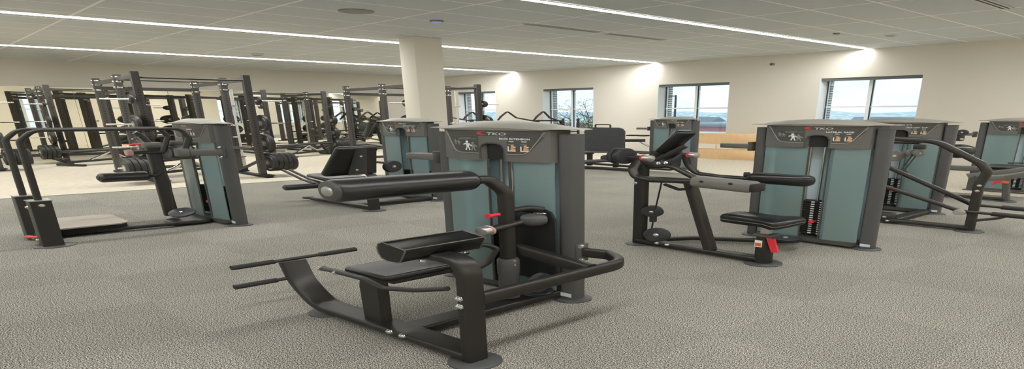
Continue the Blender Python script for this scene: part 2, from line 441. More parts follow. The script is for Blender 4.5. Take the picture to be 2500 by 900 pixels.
allw = [(Frame(a, YW, 0, WZ0), c - a, WZ1 - WZ0) for a, c in wins] + [(Frame(c, YN, 180, z0), c - a, z1 - z0) for a, c, z0, z1 in near]  # window row, then the added daylight openings of the unseen wall
for i, (fr, W, Hh) in enumerate(allw):
    root = D.objects.new('window_%d' % (i + 1), None); col.objects.link(root); root.location = fr.loc(); root['kind'] = 'structure'
    y0, y1 = WT - .09, WT - .03; ft = .035; mid = W * 0.47; tz = 0.89
    f = MB()
    f.box(0.0, ft, y0, y1, 0, Hh); f.box(W - ft, W, y0, y1, 0, Hh); f.box(0, W, y0, y1, 0, ft); f.box(0, W, y0, y1, Hh - ft - .03, Hh)
    f.box(mid - .03, mid + .03, y0 - .02, y1, 0, Hh); f.box(0, W, y0 - .015, y1, tz - .022, tz + .022)
    f.build('window_frame', 'white_frame', root, fr)
    g = MB()
    for gx in (ft, mid + .03):
        g.box(gx, gx + .014, y0 - .022, y0, ft, Hh - .05)
    g.build('gasket', 'dark_gasket', root, fr)
    MB().box(ft, W - ft, y0 + .02, y0 + .026, ft, Hh - ft).build('pane', 'glass', root, fr)
    MB().box(0.002, W - .002, .02, .10, Hh - .085, Hh - .002).build('blind_cassette', 'blind', root, fr)
    j = MB(); j.box(0.001, 0.012, .002, y0, 0, Hh); j.box(W - .012, W - .001, .002, y0, 0, Hh); j.box(-.03, W + .03, -.03, y0, -.02, .004)
    j.build('window_sill', 'jamb', root, fr)
    # outer brick reveal, seen through the left panes
    br = MB()
    for k in range(int(Hh / 0.075)):
        br.box(-.04 + (0.0 if k % 2 else 0.015), .03, WT + .01, WT + .10, k * .075 + .006, k * .075 + .069)
    br.build('brick_reveal', 'brick', root, fr)
struct('baseboard_window', MB().box(XB, XR, YW - .012, YW, 0, .1), 'base')
struct('baseboard_back', MB().box(XB, XB + .012, YN, YW, 0, .1), 'base')
# pillar
CX0, CX1, CY0, CY1 = -8.28, -7.93, 4.98, 5.38
b = MB(); b.rbox(((CX0 + CX1) / 2, (CY0 + CY1) / 2, HC / 2), (CX1 - CX0, CY1 - CY0, HC), .012, 2)
struct('wall_pillar', b, 'columnpaint')
# mirror wall
mr = thing('wall_mirror', Frame(XB, 1.0, 0, .2), 'long frameless mirror covering the lower back wall behind the squat racks', 'mirror')
fm = Frame(XB, 1.0, 0, .2)
ys = [YN + .3 - 1.0 + k * 1.53 for k in range(9)]
for k in range(8):
    MB().box(.012, .02, ys[k], ys[k + 1] - .006, 0, 2.31).build('mirror_panel', 'mirror', mr, fm)
MB().box(.01, .03, ys[0], ys[8], 2.31, 2.335).build('top_channel', 'steel', mr, fm)
MB().box(.01, .03, ys[0], ys[8], -.025, 0).build('bottom_channel', 'steel', mr, fm)

# LED strips
STR = [(-12.93, 'farthest'), (-8.94, 'middle'), (-5.03, 'nearest')]
sl = ['long recessed led strip farthest from the camera, nearest the mirrored back wall', 'long recessed led strip running just behind the pillar top', 'long recessed led strip ending above the widest window at right']
for k, sx in enumerate([-12.74, -8.74, -4.83, -.92, 2.6]):
    fr = Frame(sx, (YN + YW) / 2, 0, HC - .003); hl = (YW - YN) / 2 - .02
    t = thing('led_strip_light', fr, sl[k] if k < 3 else ('recessed led strip over the camera, out of the photo' if k == 3 else 'recessed led strip by the right wall, out of the photo'), 'ceiling light', 'recessed led strips')
    MB().box(-.042, .042, -hl, hl, -.012, -.004).build('diffuser', 'led_far' if k < 2 else 'led', t, fr)
    hb = MB(); hb.box(-.052, -.042, -hl, hl, -.014, 0); hb.box(.042, .052, -hl, hl, -.014, 0)
    hb.build('housing', 'ceil_white', t, fr)
# ceiling fittings
def round_fit(x, y, r, nm, label, cat, m1='ceil_white', m2='ceil_grey', th=.02):
    fr = Frame(x, y, 0, HC - .003); t = thing(nm, fr, label, cat)
    MB().lathe((0, 0, 0), (0, 0, -1), [(0, r), (th * .6, r), (th, r * .9), (th, r * .78)]).build('trim_ring', m1, t, fr)
    MB().lathe((0, 0, -th * .8), (0, 0, -1), [(0, r * .78), (th * .35, r * .7)]).build('grille', m2, t, fr)
round_fit(-6.46, 3.48, .16, 'ceiling_speaker', 'round flush ceiling speaker grille above left of the pillar', 'speaker', 'ceil_grey', 'ceil_grey', .012)
round_fit(-6.51, 4.37, .07, 'motion_sensor', 'small round ceiling sensor with a blue lens near the pillar', 'sensor', 'ceil_grey', 'sensor_blue', .03)
round_fit(-11.8, 4.62, .09, 'ceiling_camera', 'small round fitting on the ceiling between the two left led strips', 'sensor', 'ceil_white', 'ceil_grey', .05)
round_fit(-3.9, 8.96, .07, 'sprinkler_cover', 'white round sprinkler cover right of the led strip end', 'sprinkler')
round_fit(-4.25, 8.3, .04, 'sprinkler_cover', 'small grey sprinkler cover left of the larger white one', 'sprinkler', 'ceil_grey', 'ceil_grey')
def slot_diff(x, y0, y1, label, w=.11):
    fr = Frame(x, y0, 0, HC - .003); t = thing('slot_diffuser', fr, label, 'air vent')
    L_ = y1 - y0
    f = MB(); f.box(-w / 2, w / 2, 0, L_, -.01, 0); f.build('plate', 'ceil_white', t, fr)
    for q in (-.022, .022): MB().box(q - .009, q + .009, .02, L_ - .02, -.012, -.009).build('slot', 'ceil_dark', t, fr)
slot_diff(-2.26, 6.5, 7.5, 'slot air diffuser at the top right corner of the ceiling')
slot_diff(-12.3, 8.0, 9.3, 'slot air diffuser beside the farthest led strip, right of the pillar', .2)
slot_diff(-6.07, 5.14, 6.25, 'first pale linear diffuser right of the pillar', .08)
slot_diff(-6.11, 6.4, 7.45, 'second pale linear diffuser farther along the same line', .08)
fr = Frame(-6.37, YW, 0, 3.14); t = thing('wall_sensor', fr, 'small grey box high on the window wall between two windows', 'sensor')
MB().rbox((0, -.02, 0), (.075, .04, .075), .008).build('body', 'ceil_grey', t, fr); MB().cyl((0, -.04, .005), (0, -.045, .005), .02, seg=12).build('lens', 'ceil_dark', t, fr)

# ------------------------------------------------------------------ machines: shared parts
def foot(root, fr, x, y, r=.085):
    o = MB().lathe((x, y, 0), (0, 0, 1), [(0, r), (.008, r), (.016, r - .012), (.016, .02)]).build('foot_plate', 'column', root, fr)
def bolt(mb, p, d, r=.011):
    p = Vector(p); d = Vector(d).normalized()
    mb.lathe(p, d, [(0, r * 1.3), (.003, r * 1.3), (.003, r), (.010, r * .9), (.013, r * .4)], seg=10)
def bolts(root, fr, lst, r=.011):
    for p, d in lst:
        mb = MB(); bolt(mb, p, d, r); mb.build('bolt', 'chrome', root, fr)
def pad(root, fr, c, size, rot=None, r=.02, name='pad', seam=True, m='leather'):
    o = MB().rbox(c, size, r, 3, rot).build(name, m, root, fr)
    if seam:
        Rm = rot if rot else Matrix.Identity(3); sx, sy, sz = (q / 2 for q in size); e = r * .75
        pts = [Vector(c) + Rm @ Vector(p) for p in ((-sx + e, -sy + e, sz - r * .1), (sx - e, -sy + e, sz - r * .1), (sx - e, sy - e, sz - r * .1), (-sx + e, sy - e, sz - r * .1))]
        pts.append(pts[0]); MB().sweep(pts, .0025).build('piping', 'piping', o, fr)
    return o
def pulley(root, fr, c, d, r=.06, t=.028, name='pulley', m='cam'):
    c = Vector(c); d = Vector(d).normalized()
    o = MB().lathe(c - d * t / 2, d, [(0, r * .35), (0, r * .92), (t * .2, r), (t * .4, r * .86), (t * .6, r * .86), (t * .8, r), (t, r * .92), (t, r * .35)]).build(name, m, root, fr)
    h = MB(); bolt(h, c - d * (t / 2), -d, r * .16); bolt(h, c + d * (t / 2), d, r * .16); h.build('hub_bolt', 'chrome', o, fr)
    return o

def arc_y(x, hw, bow): return -bow * (1 - (x / hw) ** 2)
def tower(root, fr, xc, yc, title=None, kind=1, sticker=True, tray=True, pin_z=.30):
    f = fr.sub(0, 0)   # same frame; build with offsets
    def O(x, y, z): return (xc + x, yc + y, z)
    # side columns: rounded channels
    for sx in (-1, 1):
        b = MB(); pr = []
        for a in range(0, 360, 20):
            ca, sa = math.cos(R(a)), math.sin(R(a)); k = 0.62
            pr.append((xc + sx * .352 + .040 * math.copysign(abs(ca) ** k, ca), yc + .05 + .044 * math.copysign(abs(sa) ** k, sa)))
        b.prism(pr, .016, 1.355, 'z')
        c = b.build('side_column', 'column', root, fr, sharp=50)
        tp = MB(); tp.prism(pr, 1.355, 1.36, 'z'); tp.build('top_cover', 'header_dark', c, fr)
        if sx == 1 and sticker: MB().box(xc + .33, xc + .385, yc + .003, yc + .006, .04, .07).build('serial_sticker', 'sticker', c, fr)
        foot(root, fr, xc + sx * .352, yc + .05, .078)
    # weight stack and guides
    g = MB()
    for q in (-.06, .12): g.cyl(O(q, .07, .05), O(q, .07, 1.32), .007, seg=10)
    g.build('guide_rods', 'steel', root, fr)
    st = MB()
    for k in range(15): st.rbox(O(0, .065, .12 + k * .027), (.42, .07, .0235), .002, 1)
    w = st.build('weight_stack', 'rack_dark', root, fr)
    nb = MB()
    for k in range(15):
        nb.box(xc + .005, xc + .025, yc + .022, yc + .028, .113 + k * .027, .125 + k * .027); nb.box(xc + .058, xc + .08, yc + .022, yc + .028, .113 + k * .027, .125 + k * .027)
    nb.build('weight_labels', 'white_ink', w, fr)
    pn = MB(); pn.cyl(O(.04, .03, pin_z), O(.04, -.01, pin_z), .012, .009, seg=12); pn.cyl(O(.04, -.01, pin_z), O(.04, -.02, pin_z), .018, seg=12)
    pn.build('selector_pin', 'red', w, fr)
    MB().cyl(O(.03, .05, .50), O(.035, .05, 1.30), .007, seg=12).build('lift_rod', 'chrome', root, fr)
    MB().box(xc - .30, xc + .30, yc + .108, yc + .113, .06, 1.16).build('rear_shroud', 'backshroud', root, fr)
    # front shrouds either side of the slot
    for x0, x1 in ((-.308, -.020), (.098, .308)):
        b = MB(); n = 8; vs = []; fs = []
        for i in range(n + 1):
            x = x0 + (x1 - x0) * i / n
            y = arc_y(x, .31, .035)
            if i == 0 and x0 > 0: y += .02
            for z in (.075, 1.15):
                vs += [O(x, y, z), O(x, y + .005, z)]
        for i in range(n):
            a = i * 4; c = a + 4
            fs += [(a, c, c + 2, a + 2), (a + 1, a + 3, c + 3, c + 1), (a, a + 1, c + 1, c), (a + 2, c + 2, c + 3, a + 3)]
        fs += [(0, 2, 3, 1), (4 * n, 4 * n + 1, 4 * n + 3, 4 * n + 2)]
        b.add(vs, fs); b.build('front_shroud', 'teal', root, fr)
    # slot edges
    b = MB()
    for x in (-.020, .098): b.box(xc + x - .003, xc + x + .003, yc + arc_y(x, .3, .035) - .002, yc + arc_y(x, .3, .035) + .008, .075, 1.15)
    b.box(xc - .3, xc + .3, yc - .03, yc + .11, .03, .075)
    b.build('shroud_trim', 'header_dark', root, fr)
    # header panel
    z0, z1 = 1.14, 1.385; hwx = .305
    n = 24; xsn = [-hwx + 2 * hwx * i / n for i in range(n + 1)]
    def fy(x, off=0.0): return yc + arc_y(x - xc, hwx, .042) - .012 + off
    b = MB(); vs = []; fs = []
    slot = (-.030, .094)
    def zbot(x):
        c0 = (slot[0] + slot[1]) / 2; hw = (slot[1] - slot[0]) / 2
        if abs(x - c0) < hw: return 1.255 + .022 * math.sqrt(max(0, 1 - ((x - c0) / hw) ** 4))
        return z0
    cuts = sorted(set([round(q, 4) for q in xsn] + [slot[0] - .0005, slot[0] + .0005, slot[1] - .0005, slot[1] + .0005]))
    for x in cuts:
        y = arc_y(x, hwx, .042) - .012; zb = zbot(x)
        vs += [O(x, y, zb), O(x, y, z1), O(x, .095, z1), O(x, .095, zb)]
    nc = len(cuts)
    for i in range(nc - 1):
        for k in range(4): fs.append((i * 4 + k, i * 4 + (k + 1) % 4, i * 4 + 4 + (k + 1) % 4, i * 4 + 4 + k))
    fs += [(0, 1, 2, 3), tuple(4 * (nc - 1) + q for q in (3, 2, 1, 0))]
    b.add(vs, fs); hd = b.build('header_panel', 'header', root, fr, sharp=30)
    MB().box(xc + slot[0] + .004, xc + slot[1] - .004, yc - .028, yc - .022, 1.15, 1.284).build('slot_shade_plate', 'rack_dark', hd, fr)  # dark plate stands in for the shade inside the header slot
    for sl_, e_ in ((-1, ((-.283, 1.336), (-.217, 1.225), (-.195, 1.206), (-.17, 1.199), (-.045, 1.198), (-.045, 1.336))), (1, ((.112, 1.336), (.112, 1.198), (.17, 1.199), (.195, 1.206), (.217, 1.225), (.283, 1.336)))):
        q_ = MB(); xa, xb_ = min(p[0] for p in e_), max(p[0] for p in e_); vs_ = []; nn = 14
        def zlow(x):
            ax = abs(x)
            return 1.198 if ax < .17 else (1.198 + (ax - .17) / .025 * .008 if ax < .195 else (1.206 + (ax - .195) / .022 * .019 if ax < .217 else 1.225 + (ax - .217) / .066 * .111))
        for k in range(nn + 1):
            x = xa + (xb_ - xa) * k / nn; vs_ += [(xc + x, fy(xc + x, -.001), zlow(x)), (xc + x, fy(xc + x, -.001), 1.336)]
        q_.add(vs_, [(2 * k, 2 * k + 1, 2 * k + 3, 2 * k + 2) for k in range(nn)]); q_.build('label_field', 'header_dark', hd, fr)
    # moulded lip round slot, framing line, brand strip
    s0 = (slot[0] + slot[1]) / 2; hw = (slot[1] - slot[0]) / 2 + .006
    lp = [(xc + s0 + hw * q, fy(xc + s0 + hw * q, -.003), z) for q, z in ((-1, 1.15), (-1, 1.235), (-.8, 1.268), (-.4, 1.283), (0, 1.286), (.4, 1.283), (.8, 1.268), (1, 1.235), (1, 1.15))]
    MB().sweep(lp, .010, .006, up=(0, -1, 0)).build('slot_lip', 'header_dark', hd, fr)
    for side in (-1, 1):
        e = [(side * .285, 1.375), (side * .215, 1.222), (side * .195, 1.205), (side * .17, 1.197), ((-.045 if side < 0 else .112), 1.196)]
        MB().sweep([(xc + x, fy(xc + x, -.0025), z) for x, z in e], .003).build('outline_bead', 'cap', hd, fr)
    b = MB(); vs = []; fs = []
    xs2 = [-.272 + .544 * i / 16 for i in range(17)]
    for x in xs2:
        for dz in (0, 1):
            xx = x if dz else x * .965
            vs += [(xc + xx, fy(xc + xx, -.0015), 1.378 if dz else 1.338)]
    for i in range(16): fs.append((i * 2, i * 2 + 1, i * 2 + 3, i * 2 + 2))
    b.add(vs, fs); b.build('brand_strip', 'header_dark', hd, fr)
    yy = lambda x: fy(x, -.003)
    if kind:
        # brand mark: red swoosh and letters
        b = MB(); put_text(b, 'TKO', xc + .005, 0, 1.346, .030, .105, yf=yy, shear=.15)
        b.build('brand_lettering', 'silver_ink', hd, fr)
        b = MB(); pts = []
        cx, cz = xc - .025, 1.358
        sw = [(-.030, 0), (-.018, .012), (.004, .017), (.022, .018), (.004, .011), (-.006, .004), (.004, -.001), (.012, -.009), (.026, -.016), (.004, -.014), (-.018, -.010)]
        b.add([(cx + p[0], yy(cx + p[0]), cz + p[1]) for p in sw], [tuple(range(len(sw)))])
        b.build('brand_swoosh', 'red_label', hd, fr)
        b = MB()   # safety text lines
        for k, (w_, x_) in enumerate(((.07, -.165), (.11, -.165), (.055, -.165))):
            b.box(xc + x_, xc + x_ + w_, yy(xc + x_) - .0005, yy(xc + x_ + w_) + .0, 1.318 - k * .007, 1.321 - k * .007)
        b.build('caution_text', 'grey_ink', hd, fr)
        def figure(px, pz, s, m, lean=0.0):
            b = MB()
            def q(x, z): X = xc + px + x * s; return (X, yy(X) - .0006, 1.0 * pz + z * s)
            def poly(ps): b.add([q(x, z) for x, z in ps], [tuple(range(len(ps)))])
            poly([(math.cos(R(a)) * .011 - .004, .068 + math.sin(R(a)) * .011) for a in range(0, 360, 45)])
            poly([(-.016, .056), (.014, .054), (.010, .026), (-.008, .026)])
            poly([(-.016, .056), (-.034, .046 + lean), (-.030, .040 + lean), (-.012, .046)])
            poly([(.014, .054), (.032, .034), (.028, .028), (.009, .042)])
            poly([(-.008, .028), (.001, .028), (-.008, -.004), (-.018, -.004)])
            poly([(.001, .028), (.010, .028), (.020, -.004), (.010, -.004)])
            b.build('figure_icon', m, hd, fr)
        figure(-.115, 1.222, .95, 'white_ink'); figure(-.078, 1.220, .85, 'grey_ink', .01); figure(-.205, 1.262, .55, 'grey_ink'); figure(-.178, 1.26, .5, 'grey_ink')
        if title:
            b = MB(); put_text(b, title, xc + .075, 0, 1.312, .019, .145, yf=yy); b.build('exercise_title', 'white_ink', hd, fr)
        for k, px in enumerate((.135, .195)):
            b = MB()
            def bx(x0, x1, z0_, z1_, mi): b.add([(xc + px + x, yy(xc + px + x) - .0006 - mi * .0002, z) for x, z in ((x0, z0_), (x1, z0_), (x1, z1_), (x0, z1_))], [(0, 1, 2, 3)], mi)
            bx(-.018, .02, 1.222, 1.228, 0); bx(-.018, -.012, 1.222, 1.262, 0); bx(-.012, .012, 1.296, 1.301, 0)
            bx(-.004, .02, 1.228, 1.246, 1); bx(-.002, .012, 1.246, 1.272, 1); bx(-.016, .014, 1.274, 1.279, 2); bx(.006, .02, 1.252, 1.26, 0)
            b.build('exercise_picture', ['white_ink', 'orange_ink', 'grey_ink'], hd, fr)
    else:
        b = MB(); put_text(b, 'TKO', xc - .02, 0, 1.348, .024, .08, yf=yy); b.build('brand_lettering', 'orange_ink', hd, fr)
        b = MB(); b.box(xc + .06, xc + .13, yy(xc + .06) - .0005, yy(xc + .13), 1.312, 1.32); b.build('exercise_title', 'white_ink', hd, fr)
        for k in range(4):
            x = xc + .03 + k * .034
            b = MB(); b.box(x, x + .024, yy(x) - .0006, yy(x + .024), 1.235, 1.245); b.box(x + .003, x + .012, yy(x) - .0008, yy(x + .012), 1.245, 1.285, 1); b.box(x + .012, x + .02, yy(x) - .0008, yy(x + .02), 1.25, 1.27, 0)
            b.build('exercise_picture', ['white_ink', 'orange_ink'], hd, fr)
    # cap: arched lid with overhanging wings
    b = MB(); vs = []; fs = []; n = 20; HW = .405
    for i in range(n + 1):
        x = -HW + 2 * HW * i / n; u = abs(x / HW)
        zt = 1.395 + .062 * math.cos(min(u, 1) * math.pi / 2) ** 0.9
        zb = 1.384 + (.008 if u > .74 else 0)
        yf_ = -.055 * (1 - u ** 2.2) - .005; yb = .105
        ze = max(zb + .008, zt - .03)
        vs += [O(x, yf_, zb), O(x, yf_ - .006, zb + (ze - zb) * .5), O(x, yf_ + .012, ze), O(x, yf_ + .06, zt), O(x, yb - .03, zt), O(x, yb, ze), O(x, yb, zb)]
    for i in range(n):
        for k in range(7): fs.append((i * 7 + k, i * 7 + (k + 1) % 7, i * 7 + 7 + (k + 1) % 7, i * 7 + 7 + k))
    fs += [tuple(range(7)), tuple(7 * n + q for q in range(6, -1, -1))]
    b.add(vs, fs); b.build('top_cap', 'cap', root, fr, sharp=28)
    if tray:
        b = MB(); b.rbox(O(-.53, .05, 1.125), (.20, .08, .055), .006); b.build('accessory_tray', 'header', root, fr)
        b = MB(); b.rbox(O(-.425, .05, 1.125), (.03, .07, .11), .005); b.build('tray_bracket', 'header_dark', root, fr)

# ------------------------------------------------------------------ back extension machine (front, centre)
def back_extension():
    fr = Frame(-1.571, 1.099, 4.23)
    r = thing('back_extension_machine', fr, 'black back extension machine in the middle foreground with a long foam roller', 'gym machine', 'selectorized strength machines')
    tower(r, fr, -.635, .70, 'BACK EXTENSION', 1, tray=True, pin_z=.22)
    # frame
    MB().sweep([(.0, 0, .016), (.0, 0, .60), (-.035, 0, .665), (-.20, 0, .665)], .078, .045, up=(-1, 0, 0), fillet=[.14, .12], fseg=8, cr=.014).build('front_post', 'frame', r, fr)
    MB().sweep([(.0, 0, .056), (-.86, 0, .056), (-1.0, 0, .20), (-1.055, 0, .36)], .10, .045, up=(0, 0, 1), fillet=[.16, .3], fseg=8, cr=.012).build('main_beam', 'frame', r, fr)
    MB().prism([(-.45, .07), (-.548, .07), (-.556, .33), (-.548, .375), (-.525, .398), (-.49, .405), (-.45, .405)], -.022, .022, 'y').build('seat_upright', 'frame', r, fr)
    MB().sweep([(-.36, .04, .05), (-.36, .72, .05)], .10, .055, cr=.012).build('cross_beam', 'frame', r, fr)
    MB().sweep([(.01, .03, .42), (.01, .70, .42), (-.13, .785, .42), (-.232, .765, .42)], .038, .078, fillet=[.16, .05], fseg=8, cr=.018).build('side_rail', 'frame', r, fr)
    MB().sweep([(.01, .52, .43), (-.43, .57, .47)], .045, .085, cr=.016).build('diagonal_brace', 'frame', r, fr)
    MB().rbox((-.238, .755, .42), (.012, .07, .15), .005).build('rail_flange', 'column', r, fr)
    foot(r, fr, 0, 0, .082); foot(r, fr, -.83, 0, .075)
    for (x, y0, y1, z) in ((-1.06, -.22, .27, .375), (-1.03, -.235, -.03, .235)):
        h = MB().sweep([(x, y0, z), (x, y1, z)], .013).build('foot_bar', 'frame', r, fr)
        MB().sweep([(x, y0 - .005, z), (x, y0 + .15, z)], .018).build('rubber_sleeve', 'rubber', h, fr)
        if y1 > 0: MB().sweep([(x, y1 - .15, z), (x, y1 + .005, z)], .018).build('rubber_sleeve', 'rubber', h, fr)
    bolts(r, fr, [((-.004, -.039, .44), (0, -1, 0)), ((-.004, -.039, .39), (0, -1, 0)), ((-.36, -.05, .07), (0, -1, 0)), ((-.29, -.05, .07), (0, -1, 0)), ((-.231, .74, .478), (1, -.2, 0)), ((-.231, .74, .362), (1, -.2, 0))], .013)
    # pads
    b = MB(); pr = []
    for a in range(0, 360, 20):
        ca, sa = math.cos(R(a)), math.sin(R(a)); k = .55
        pr.append((-.165 + .085 * math.copysign(abs(ca) ** k, ca), .735 + .048 * math.copysign(abs(sa) ** k, sa)))
    prof = [(-.045, .052), (.060, .030), (.062, .020), (.034, -.052), (.02, -.06), (-.03, -.062), (-.055, -.05), (-.070, -.022), (-.074, .01), (-.066, .038)]
    prof = [(-.165 + a_, .715 + b_) for a_, b_ in prof]
    tp = MB().prism(prof, -.135, .155, 'y').build('thigh_pad', 'leather', r, fr, sharp=50)
    for ye in (-.135, .155): MB().sweep([(a_, ye, b_) for a_, b_ in prof + prof[:1]], .0024).build('piping', 'piping', tp, fr)
    for q_ in (0, 1): MB().sweep([(prof[q_][0], -.135, prof[q_][1] + .001), (prof[q_][0], .155, prof[q_][1] + .001)], .003).build('piping', 'piping', tp, fr)
    MB().rbox((-.155, 0, .655), (.07, .12, .010), .004, 1, rotm('Y', -18)).build('pad_plate', 'frame', tp, fr)
    bolts(tp, fr, [((-.10, -.08, .668), (0, -.6, -1)), ((-.10, .08, .668), (0, -.6, -1))], .01)
    pad(r, fr, (-.475, .13, .445), (.25, .36, .045), None, .018, 'seat_pad')
    MB().rbox((-.45, .12, .408), (.16, .26, .03), .006).build('seat_frame', 'frame', r, fr)
    # side handles round the seat
    MB().sweep([(-.70, -.07, .43), (-.60, -.07, .435), (-.44, -.07, .435), (-.33, -.07, .405), (-.20, -.05, .43), (-.08, -.02, .47)], .014, fillet=.06, mi=0).build('grab_handle', 'frame', r, fr)
    MB().sweep([(-.40, .26, .56), (-.37, .38, .56), (-.35, .42, .53), (-.36, .38, .42), (-.38, .30, .36)], .015, fillet=.03).build('grab_handle', 'frame', r, fr)
    for x in (-.70, -.60): MB().disc((x - .006, -.07, .43), (x + .006, -.07, .43), .018).build('collar', 'chrome', r, fr)
    # lever arm
    MB().sweep([(-.38, .50, .30), (-.38, .50, .94), (-.40, .44, 1.04), (-.43, .36, 1.04)], .058, .05, up=(1, 0, 0), fillet=[.12, .03], fseg=8, cr=.018).build('lever_arm', 'frame', r, fr)
    MB().lathe((-.38, .50, .09), (0, 0, 1), [(0, .040), (.19, .040), (.20, .043), (.31, .043), (.325, .038)]).build('pivot_sleeve', 'column', r, fr)
    ro = MB().roller((-.43, -.15, 1.045), (-.43, .385, 1.04), .072, 28).build('foam_roller', 'foam', r, fr)
    MB().lathe((-.43, -.158, 1.045), (0, 1, 0), [(0, .044), (.006, .062), (.012, .064)]).build('end_cap', 'header_dark', ro, fr)
    MB().lathe((-.43, -.164, 1.045), (0, 1, 0), [(0, .018), (.003, .03), (.008, .032)]).build('cap_bolt', 'steel', ro, fr)
    # cam plate and links by the tower
    MB().prism([(-.56, .18), (-.28, .18), (-.285, .70), (-.31, .76), (-.37, .79), (-.47, .78), (-.53, .73)], .655, .668, 'y').build('cam_plate', 'rack_dark', r, fr)
    MB().sweep([(-.38, .52, .79), (-.36, .60, .80), (-.33, .64, .785)], .02, fillet=.03).build('link_bar', 'frame', r, fr)
    MB().sweep([(-.37, .38, .665), (-.37, .52, .685), (-.37, .60, .70)], .022, fillet=.03).build('pivot_shaft', 'frame', r, fr)
    pc = MB().disc((-.37, .365, .664), (-.37, .40, .668), .033).build('pivot_cap', 'steel', r, fr)
    MB().disc((-.37, .40, .668), (-.37, .41, .669), .036).build('red_ring', 'label_tape', pc, fr)
    MB().rbox((-.42, .60, .70), (.16, .07, .11), .03, 3).build('pivot_housing', 'cam', r, fr)
    MB().rbox((-.34, .60, .71), (.10, .09, .09), .035, 3).build('counterweight', 'column', r, fr)
    k = MB().lathe((-.39, .47, .77), (0, -1, -.05), [(0, .014), (.010, .014), (.015, .011), (.03, .011), (.042, .017), (.05, .017)]).build('red_pull_knob', 'red', r, fr)
    MB().lathe((-.39, .49, .771), (0, -1, -.05), [(0, .02), (.02, .018)]).build('knob_collar', 'cam', k, fr)
    bolts(r, fr, [((-.34, .655, .745), (0, -1, 0)), ((-.36, .655, .742), (0, -1, 0)), ((-.38, .655, .739), (0, -1, 0)), ((-.345, .50, .40), (.6, -1, 0)), ((-.345, .50, .37), (.6, -1, 0))], .009)
    pulley(r, fr, (-.28, .56, .22), (1, .2, 0), .075)
    pulley(r, fr, (-.36, .62, .10), (.2, 0, 1), .07)
back_extension()

